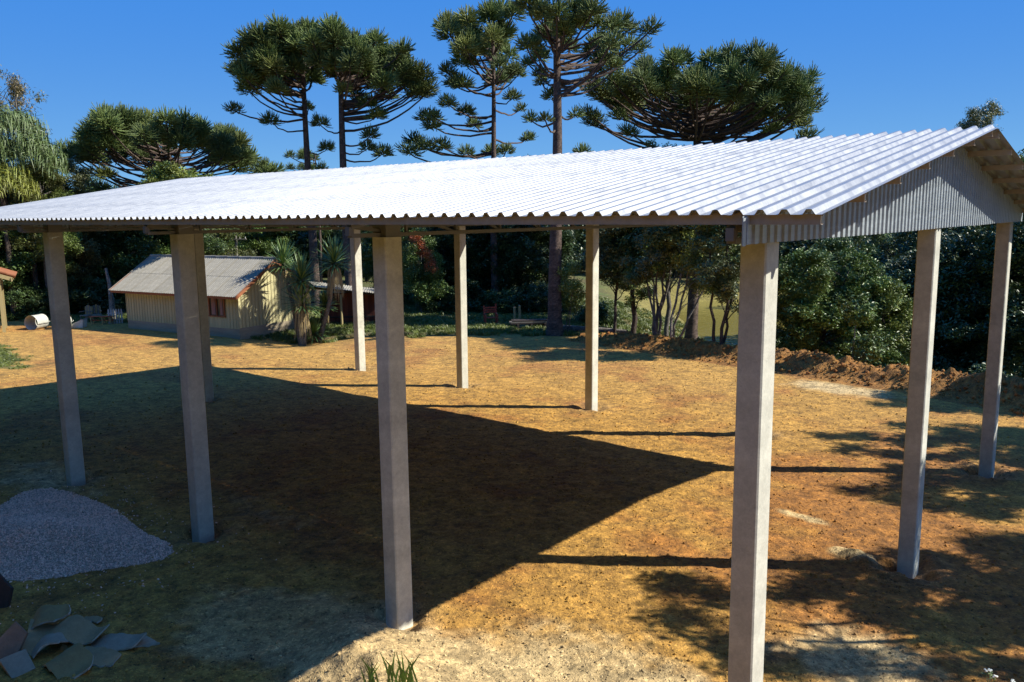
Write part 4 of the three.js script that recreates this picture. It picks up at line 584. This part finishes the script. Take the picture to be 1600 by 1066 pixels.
// ---------------------------------------------------------------- yard things
{ const p = [-65.44, -35.21], y = height(...p), t = thing('utility_pole', 'pale utility pole with cross arm behind the house roof', 'pole', [p[0], y, p[1]], 0.6887); part('post', tube([V(0, -0.3, 0), V(0, 5.81 + 1 - y, 0)], [0.13, 0.09], 8), barkPale, t); part('cross_arm', box(2.0, 0.12, 0.1, 0, 4.53 - y, 0.1), greyWood, t); for (const s of [-0.9, -0.4, 0.4, 0.9]) part('insulator', new THREE.CylinderGeometry(0.035, 0.05, 0.16, 8).translate(s, 4.53 - y + 0.14, 0.1), whitePaint, t); part('transformer_box', box(0.45, 0.6, 0.35, -0.55, 3.35 - y, 0.1), whitePaint, t); }
{ // edge of the farm building at the far side of the lawn
  const p = [-51.18, -10.08], t = thing('farm_hut', 'small hut with red tiled eave and cream posts at the lawn edge', 'hut', [p[0], 0, p[1]], 0.6887 + 0.5);
  for (let i = 0; i < 9; i++) for (let k = 0; k < 3; k++) part('roof_tile', tube([V(0.95 - k * 0.45, 3.28 + k * 0.17 - 0.02 * (i % 2), 0.5 - i * 0.3), V(0.45 - k * 0.45, 3.48 + k * 0.17, 0.5 - i * 0.3)], [0.14, 0.12], 6), barge, t);
  part('fascia', box(0.05, 0.22, 3, 0.75, 3.1, -0.7), yellowWood, t); part('fascia', bar(V(0.78, 3.12, 0.72), V(-1.6, 4.0, 0.72), 0.05, 0.22), yellowWood, t);
  part('wall', box(2.2, 3.1, 0.12, -1.4, 1.5, 0.2), cream[0], t); part('wall', box(0.12, 3.1, 2.4, -0.25, 1.5, -0.9), darkWood, t);
  for (const z of [0.45, -1.8]) part('post', box(0.16, 3.1, 0.16, 0.1, 1.5, z), yellowWood, t);
}
function ring(x, z, turn, label) { const t = thing('concrete_ring', label, 'pipe', [x, height(x, z), z], turn, 'concrete well rings by the wood'); const o = new THREE.Shape(); o.absarc(0, 0, 0.55, 0, 6.2832); const i = new THREE.Path(); i.absarc(0, 0, 0.46, 0, 6.2832, true); o.holes.push(i); part('ring_shell', new THREE.ExtrudeGeometry(o, { depth: 0.9, bevelEnabled: true, bevelSize: 0.015, bevelThickness: 0.015, bevelSegments: 2, curveSegments: 32 }).translate(0, 0.42, -0.45), concrete[1], t); }
ring(-50.64, -11.81, 0.5, 'concrete well ring lying open by the dark wood'); ring(-49.58, -12.89, 1.1, 'second concrete ring half hidden by a shed column');
{ // table-like bench with garden seats and junk beside the house
  const T = 0.6887, p = [-49.39, -15.17], t = thing('garden_bench', 'red topped bench on pale wooden legs beside the house', 'bench', [p[0], height(...p), p[1]], T);
  for (let i = 0; i < 4; i++) part('slat', box(1.5, 0.04, 0.1, 0, 0.5, -0.18 + i * 0.12), i % 2 ? redPaint : yellowWood, t); for (const x of [-0.6, 0.1, 0.6]) for (const z of [-0.15, 0.15]) part('leg', bar(V(x, 0, z), V(x - 0.05, 0.49, z), 0.06), yellowWood, t); part('rail', box(1.5, 0.05, 0.05, 0, 0.25, 0), redPaint, t);
  [[135, 500, 'pale wooden garden chair with arched back next to the concrete ring'], [151, 501, 'weathered garden chair with arched back behind the red bench']].forEach(([u, v, label], k) => { const q = k ? [-51.34, -15.74] : [-51.61, -15.17], c = thing('garden_chair', label, 'chair', [q[0], height(...q), q[1]], T + (k ? 0.5 : -0.3)); part('seat', box(0.55, 0.05, 0.5, 0, 0.42, 0), greyWood, c); for (const x of [-0.24, 0.24]) for (const z of [-0.2, 0.2]) part('leg', box(0.05, 0.42, 0.05, x, 0.21, z), greyWood, c); for (let i = 0; i < 5; i++) part('back_slat', box(0.08, 0.62 - 0.05 * Math.abs(i - 2), 0.03, -0.22 + i * 0.11, 0.76 - 0.025 * Math.abs(i - 2), -0.24), i % 2 ? greyWood : yellowWood, c); for (const x of [-0.27, 0.27]) part('arm', box(0.06, 0.04, 0.5, x, 0.66, 0), greyWood, c); });
  const f = [-48.98, -15.82], pf = thing('picket_panel', 'short white picket panel leaning by the house corner', 'fence', [f[0], height(...f), f[1]], T + 0.3); for (let i = 0; i < 6; i++) { const s = new THREE.Shape([[-0.045, 0], [0.045, 0], [0.045, 0.86], [0, 0.95], [-0.045, 0.86]].map(a => new THREE.Vector2(...a))); part('picket', new THREE.ExtrudeGeometry(s, { depth: 0.02, bevelEnabled: false }).translate(-0.38 + i * 0.15, 0, 0), whitePaint, pf); } for (const y of [0.25, 0.65]) part('rail', box(0.95, 0.06, 0.03, 0, y, -0.02), whitePaint, pf);
  const w = [-49.36, -13.74], wd = thing('feed_trough', 'small grey wedge shaped trough on the ground near the ring', 'trough', [w[0], height(...w), w[1]], T); const ws = new THREE.Shape([[-0.65, 0], [0.45, 0], [0.5, 0.48], [0.4, 0.48]].map(a => new THREE.Vector2(...a))); part('shell', new THREE.ExtrudeGeometry(ws, { depth: 0.5, bevelEnabled: true, bevelSize: 0.015, bevelThickness: 0.015, bevelSegments: 1 }), concrete[0], wd); part('rim', box(0.14, 0.03, 0.54, 0.45, 0.5, 0.25), greyWood, wd);
  const st = [-50.09, -15.82], tk = thing('tree_stump', 'tall pale dead trunk standing behind the red bench', 'tree', [st[0] - 1, height(...st), st[1] - 0.8]); part('trunk', tube([V(0, -0.2, 0), V(0.06, 1.2, 0), V(-0.05, 2.3, 0), V(-0.15, 3.4, 0.1)], [0.24, 0.17, 0.12, 0.08], 9), barkPale, tk); part('branch', tube([V(0.03, 1.1, 0), V(0.3, 1.7, 0.1), V(0.35, 2.3, 0.1)], [0.1, 0.06, 0.03], 7), barkPale, tk);
}
{ const p = [-29.12, -29.1], t = thing('red_chair', 'tall red wooden chair standing in the shaded yard', 'chair', [p[0], height(...p), p[1]], 0.6887 + 0.2); for (const x of [-0.36, 0.36]) { part('leg', bar(V(x, 0, 0.22), V(x, 0.62, 0.22), 0.085), redPaint, t); part('back_post', bar(V(x, 0, -0.22), V(x * 1.02, 1.12 + (x > 0 ? 0.1 : 0), -0.3), 0.085), redPaint, t); part('arm', bar(V(x, 0.62, 0.26), V(x, 0.66, -0.26), 0.08, 0.04), redPaint, t); } for (const y of [0.72, 0.86, 1.0]) part('back_slat', box(0.74, 0.09, 0.03, 0, y, -0.275), redPaint, t); for (let i = 0; i < 4; i++) part('seat_slat', box(0.72, 0.03, 0.1, 0, 0.42, -0.17 + i * 0.12), redPaint, t); }
for (const [x, z, h, label] of [[-27.94, -29.91, 1.05, 'yellowish post nearer the red chair'], [-27.68, -30.08, 1.15, 'thicker yellowish post nearer the plank stack']]) { const t = thing('wooden_post', label + ' in the shaded yard', 'post', [x, height(x, z), z], 0.3, 'pair of yard posts'); part('shaft', tube([V(0, -0.2, 0), V(0.02, h * 0.6, 0), V(0.0, h, 0.01)], [0.085, 0.08, 0.075], 8), yellowWood, t); part('cap', tube([V(0, h, 0.01), V(0, h + 0.03, 0.01)], [0.075, 0.03], 8), greyWood, t); }
{ const p = [-26.24, -29.36], t = thing('plank_stack', 'low stack of weathered planks near the thick pine trunk', 'planks', [p[0], height(...p), p[1]], 0.6887 + 0.1), r = rng(6); for (let k = 0; k < 3; k++) for (let i = 0; i < 3; i++) part('plank', box(2.0 + r() * 0.4, 0.07, 0.2, (r() - 0.5) * 0.3, 0.29 + k * 0.075, -0.25 + i * 0.24), k % 2 ? greyWood : darkWood, t); for (const x of [-0.8, 0, 0.8]) part('bearer', box(0.12, 0.26, 0.8, x, 0.13, 0), darkWood, t); }
{ const p = [-22.44, -29.43], t = thing('fallen_log', 'long pale log lying beside the pond bank', 'log', [p[0], height(...p) + 0.05, p[1]], 0.6887 - 0.25); part('bole', tube([V(-1.6, 0.22, 0), V(-0.4, 0.2, 0.05), V(1.1, 0.15, 0), V(2.3, 0.1, 0.1)], [0.19, 0.17, 0.14, 0.11], 10), barkGrey, t); for (const [x, a] of [[-1.601, 0.19], [2.301, 0.11]]) part('cut_end', new THREE.CircleGeometry(a, 12).rotateY(x < 0 ? -Math.PI / 2 : Math.PI / 2).translate(x, x < 0 ? 0.22 : 0.1, x < 0 ? 0 : 0.1), yellowWood, t); part('branch_stub', tube([V(0.2, 0.25, 0), V(0.3, 0.55, 0.1)], [0.05, 0.03], 6), barkGrey, t); }

// ---------------------------------------------------------------- broken roof sheets and rubble by the gravel
const shardMats = [[0.25, 0.185, 0.11], [0.24, 0.21, 0.175], [0.21, 0.155, 0.075]].map(c => std({ color: C(c[0] * 2.8, c[1] * 2.7, c[2] * 2.5), map: concreteMap, bumpMap: concreteBump, bumpScale: 0.01, roughness: 0.9 })), shardEdge = std({ color: C(0.95, 0.92, 0.82), roughness: 0.95, map: concreteMap });
function shard(x, z, y, outline, wave, rot, mat, label, amp = 0.085) { // a ragged piece of wavy sheet, local x across the waves
  const t = thing('broken_roof_sheet', label, 'debris', [x, height(x, z) + y, z]); t.rotation.set(...rot);
  const n = 26, pos = [], top = [], idx = [], N = outline.length, inside = (px, pz) => { let c = false; for (let i = 0, j = N - 1; i < N; j = i++) { const [ax, az] = outline[i], [bx, bz] = outline[j]; if ((az > pz) !== (bz > pz) && px < (bx - ax) * (pz - az) / (bz - az) + ax) c = !c; } return c; };
  const shp = new THREE.Shape(outline.map(p => new THREE.Vector2(p[0], p[1]))); const ring = []; for (let i = 0; i < N; i++) { const [ax, az] = outline[i], [bx, bz] = outline[(i + 1) % N], m = Math.max(2, Math.ceil(Math.hypot(bx - ax, bz - az) / 0.05)); for (let k = 0; k < m; k++) { const f = k / m, j = 0.012 * (Math.sin(k * 5.1 + i * 3) + Math.sin(k * 2.3)); ring.push([ax + (bx - ax) * f + (k ? j : 0), az + (bz - az) * f + (k ? j : 0)]); } }
  const xs = ring.map(p => p[0]), x0 = Math.min(...xs), x1 = Math.max(...xs), Y = px => amp * Math.cos(px * wave), put = [];
  // slice the outline into strips across the waves so that the sheet bends
  const cols = 30; for (let i = 0; i <= cols; i++) { const px = x0 + (x1 - x0) * (0.002 + 0.996 * i / cols), hit = []; for (let k = 0; k < ring.length; k++) { const [ax, az] = ring[k], [bx, bz] = ring[(k + 1) % ring.length]; if ((ax > px) !== (bx > px)) hit.push(az + (bz - az) * (px - ax) / (bx - ax)); } hit.sort((a, b) => a - b); put.push([px, hit[0] ?? 0, hit[hit.length - 1] ?? 0]); }
  const face = [], edge = [], th = 0.03; for (let i = 0; i < cols; i++) { const [a, a0, a1] = put[i], [b, b0, b1] = put[i + 1], q = (px, pz, d) => [px, Y(px) + d, pz]; const tri = (l, ...v) => { l.push(...v[0], ...v[1], ...v[2], ...v[0], ...v[2], ...v[3]); }; tri(face, q(a, a0, 0), q(a, a1, 0), q(b, b1, 0), q(b, b0, 0)); tri(face, q(a, a0, -th), q(b, b0, -th), q(b, b1, -th), q(a, a1, -th)); tri(edge, q(a, a1, 0), q(a, a1, -th), q(b, b1, -th), q(b, b1, 0)); tri(edge, q(a, a0, 0), q(b, b0, 0), q(b, b0, -th), q(a, a0, -th)); }
  const mk = l => { const g = new THREE.BufferGeometry(); g.setAttribute('position', new THREE.Float32BufferAttribute(l, 3)); g.computeVertexNormals(); return boxUV(toCreasedNormals(g, 0.9), 0.8); };
  const s = part('sheet', mk(face), mat, t); part('broken_edge', mk(edge), shardEdge, t);
}
const W1 = 7.5;
shard(-10.35, 3.87, 0.16, [[-0.45, -0.2], [-0.1, -0.32], [0.4, -0.18], [0.5, 0.12], [0.05, 0.22], [-0.4, 0.12]], W1, [0.35, 0.95, 0.25], shardMats[2], 'mossy curled roof sheet piece, farthest back in the broken heap');
shard(-9.7, 3.75, 0.14, [[-0.75, -0.2], [0.1, -0.28], [0.7, -0.1], [0.6, 0.2], [0.0, 0.3], [-0.6, 0.14]], W1, [0.22, 0.55, -0.05], shardMats[0], 'largest grey piece with pale broken edge across the heap');
shard(-8.93, 4.12, 0.08, [[-0.55, -0.3], [0.3, -0.28], [0.6, 0.0], [0.35, 0.3], [-0.2, 0.22]], W1, [0.2, 0.15, 0.05], shardMats[2], 'olive sheet piece with chipped corner at the front of the heap');
shard(-8.97, 3.48, 0.05, [[-0.6, -0.16], [0.2, -0.24], [0.62, -0.1], [0.5, 0.16], [-0.4, 0.2]], 9, [0.18, 0.75, 0.02], shardMats[1], 'long blue grey sheet piece lying flat at the heap end', 0.03);
shard(-8.75, 3.13, 0.03, [[-0.4, -0.1], [0.1, -0.18], [0.42, 0.0], [0.1, 0.14], [-0.3, 0.12]], 9, [0.06, 0.6, 0.02], shardMats[1], 'small thin splinter farthest from the heap on bare earth', 0.02);
shard(-8.74, 3.74, 0.03, [[-0.4, -0.2], [0.3, -0.22], [0.42, 0.1], [0.0, 0.24], [-0.36, 0.14]], 9, [0.05, 0.3, 0.0], shardMats[0], 'flat dark piece half tucked beneath the blue grey one', 0.02);
shard(-9.94, 4.32, 0.07, [[-0.42, -0.18], [0.3, -0.2], [0.45, 0.08], [-0.2, 0.2]], W1, [0.1, 0.4, -0.05], shardMats[0], 'narrow grey piece between heap and reddish slab');
shard(-9.48, 4.13, 0.12, [[-0.3, -0.14], [0.2, -0.18], [0.3, 0.1], [-0.2, 0.16]], W1, [0.1, 1.1, 0.3], shardMats[1], 'small curved blue grey piece in the middle of the heap');
shard(-10.02, 3.26, 0.05, [[-0.22, -0.07], [0.2, -0.08], [0.22, 0.06], [-0.2, 0.08]], W1, [0.1, 0.4, 0.1], shardMats[0], 'little bent scrap behind the broken heap', 0.03);
function slab(x, z, y, pts, th, rot, mat, name, label, cat) { const t = thing(name, label, cat, [x, height(x, z) + y, z]); t.rotation.set(...rot); const g = new THREE.ExtrudeGeometry(new THREE.Shape(pts.map(p => new THREE.Vector2(...p))), { depth: th, bevelEnabled: true, bevelSize: 0.012, bevelThickness: 0.012, bevelSegments: 2 }); part('body', boxUV(g, 0.7), mat, t); return t; }
slab(-9.79, 4.71, 0.02, [[-0.2, 0], [0.14, 0], [0.18, 0.16], [0.06, 0.5], [-0.18, 0.54]], 0.07, [-0.95, 0.75, 0.05], std({ color: C(0.5, 0.34, 0.25), map: concreteMap, bumpMap: concreteBump, bumpScale: 0.02, roughness: 0.95 }), 'rubble_slab', 'reddish concrete slab leaning at the picture edge by the heap', 'rubble');
slab(-9.38, 4.75, 0.02, [[-0.2, 0], [0.2, 0], [0.22, 0.3], [-0.15, 0.34]], 0.06, [-1.4, 0.5, 0], shardMats[1], 'rubble_slab', 'small purple grey rubble piece in front of the reddish slab', 'rubble');
slab(-11.84, 3.98, 0.0, [[-0.5, 0], [0.18, 0], [0.1, 0.35], [-0.5, 0.62]], 0.06, [-0.5, 0.6, 0], darkWood, 'dark_board', 'dark board standing at the edge of the gravel heap', 'board');

// ---------------------------------------------------------------- grass and weeds
function grassTuft(n, h, w, seed) { const r = rng(seed), gs = []; for (let i = 0; i < n; i++) { const a = r() * 6.283, b = 0.15 + 0.5 * r(), l = h * (0.5 + 0.6 * r()), o = V((r() - 0.5) * 0.14, 0, (r() - 0.5) * 0.14); gs.push(blade([o, o.clone().add(V(Math.cos(a) * b * l * 0.4, l * 0.6, Math.sin(a) * b * l * 0.4)), o.clone().add(V(Math.cos(a) * b * l, l * 0.95, Math.sin(a) * b * l))], w, V(0.3, 0.2, 1))); } return mergeGeometries(gs); }
{
  const r = rng(19), list = [], tuft = grassTuft(9, 0.2, 0.014, 3);
  for (let i = 0; i < 150000 && list.length < 42000; i++) {
    const d = 26 + 44 * r(), a = 0.6887 - 0.6 + r() * 1.25, x = 3.76 - Math.sin(a) * d, z = 8.85 - Math.cos(a) * d, n1 = fbm(x * 0.22, z * 0.22, 4, 2), n2 = fbm(x * 0.9, z * 0.9, 3, 7);
    const e = beyondEdge(x, z) + 2.2 * n1 + 1.2 * n2, lawn = gauss(x, z, -43, -5.7, 6.6, 1.9, 0.1) + 0.5 * n2, y = height(x, z);
    if (y < -2.45 || !(lawn > 0.4 || (e > 0.3 && n1 + n2 + (r() - 0.5) * 0.5 > -0.05))) continue;
    const s = lawn > 0.4 ? 0.45 : 0.7 + 0.7 * r(), k = 0.7 + 0.6 * r(); list.push([x, y - 0.01, z, 0, r() * 6, 0, s * 1.5, s, s * 1.5, C(0.16 * k, 0.20 * k, 0.04 * k)]);
  }
  stuff('grass', 'short grass on the lawn, yard edge and pond bank', 'grass', tuft, leafMat, list);
}
{ const p = [-4.26, 1.79], t = thing('grass_clump', 'fresh green grass clump on the sandy spoil heap', 'plant', [p[0], height(...p) - 0.02, p[1]]), r = rng(2), gm = [[0.16, 0.27, 0.045], [0.11, 0.2, 0.04]].map(c => new THREE.MeshPhysicalMaterial({ color: C(...c), roughness: 0.5, transmission: 0.3, thickness: 0 })); for (let i = 0; i < 34; i++) { const a = r() * 6.283, l = 0.22 + 0.3 * r(), b = 0.25 + 0.5 * r(), s = (r() - 0.5) * 0.7, o = V(s * SX + (r() - 0.5) * 0.15, 0, s * SZ + (r() - 0.5) * 0.15); part('grass_blade', blade([o, o.clone().add(V(Math.cos(a) * b * l * 0.35, l * 0.6, Math.sin(a) * b * l * 0.35)), o.clone().add(V(Math.cos(a) * b * l * 0.8, l * 0.95, Math.sin(a) * b * l * 0.8))], 0.022, V(0.5, 0.1, 0.8)), gm[i % 2], t); } }
[[1.99, -3.53, 0.34, 1, 'white flowered weed standing taller in the dappled shade'], [2.36, -3.69, 0.28, 2, 'lower white flowered weed at the picture corner']].forEach(([x, z, h, seed, label]) => { const r = rng(seed + 40), t = thing('flowering_weed', label, 'plant', [x, height(x, z), z], 0, 'white flowered weeds'); const st = std({ color: C(0.3, 0.36, 0.14), roughness: 0.8 }), wh = std({ color: C(0.8, 0.8, 0.68), roughness: 0.8 }); for (let k = 0; k < 3; k++) { const e = V((r() - 0.5) * 0.22, h * (0.7 + 0.3 * r()), (r() - 0.5) * 0.22); part('stalk', tube([V(0, 0, 0), e.clone().multiplyScalar(0.5).add(V(0.01, 0.02, 0)), e], [0.008, 0.006, 0.005], 5), st, t); for (let i = 0; i < 6; i++) part('petal', new THREE.SphereGeometry(0.018, 7, 5).scale(1, 0.6, 1).translate(e.x + (r() - 0.5) * 0.05, e.y + r() * 0.02, e.z + (r() - 0.5) * 0.05), wh, t); for (let i = 0; i < 3; i++) part('leaf', blade([e.clone().multiplyScalar(0.85), e.clone().multiplyScalar(0.85).add(V((r() - 0.5) * 0.1, 0.02, (r() - 0.5) * 0.1)), e.clone().multiplyScalar(0.85).add(V((r() - 0.5) * 0.16, 0, (r() - 0.5) * 0.16))], 0.03, V(0.2, 1, 0)), st, t); } });

shade(scene);
renderer.render(scene, camera);
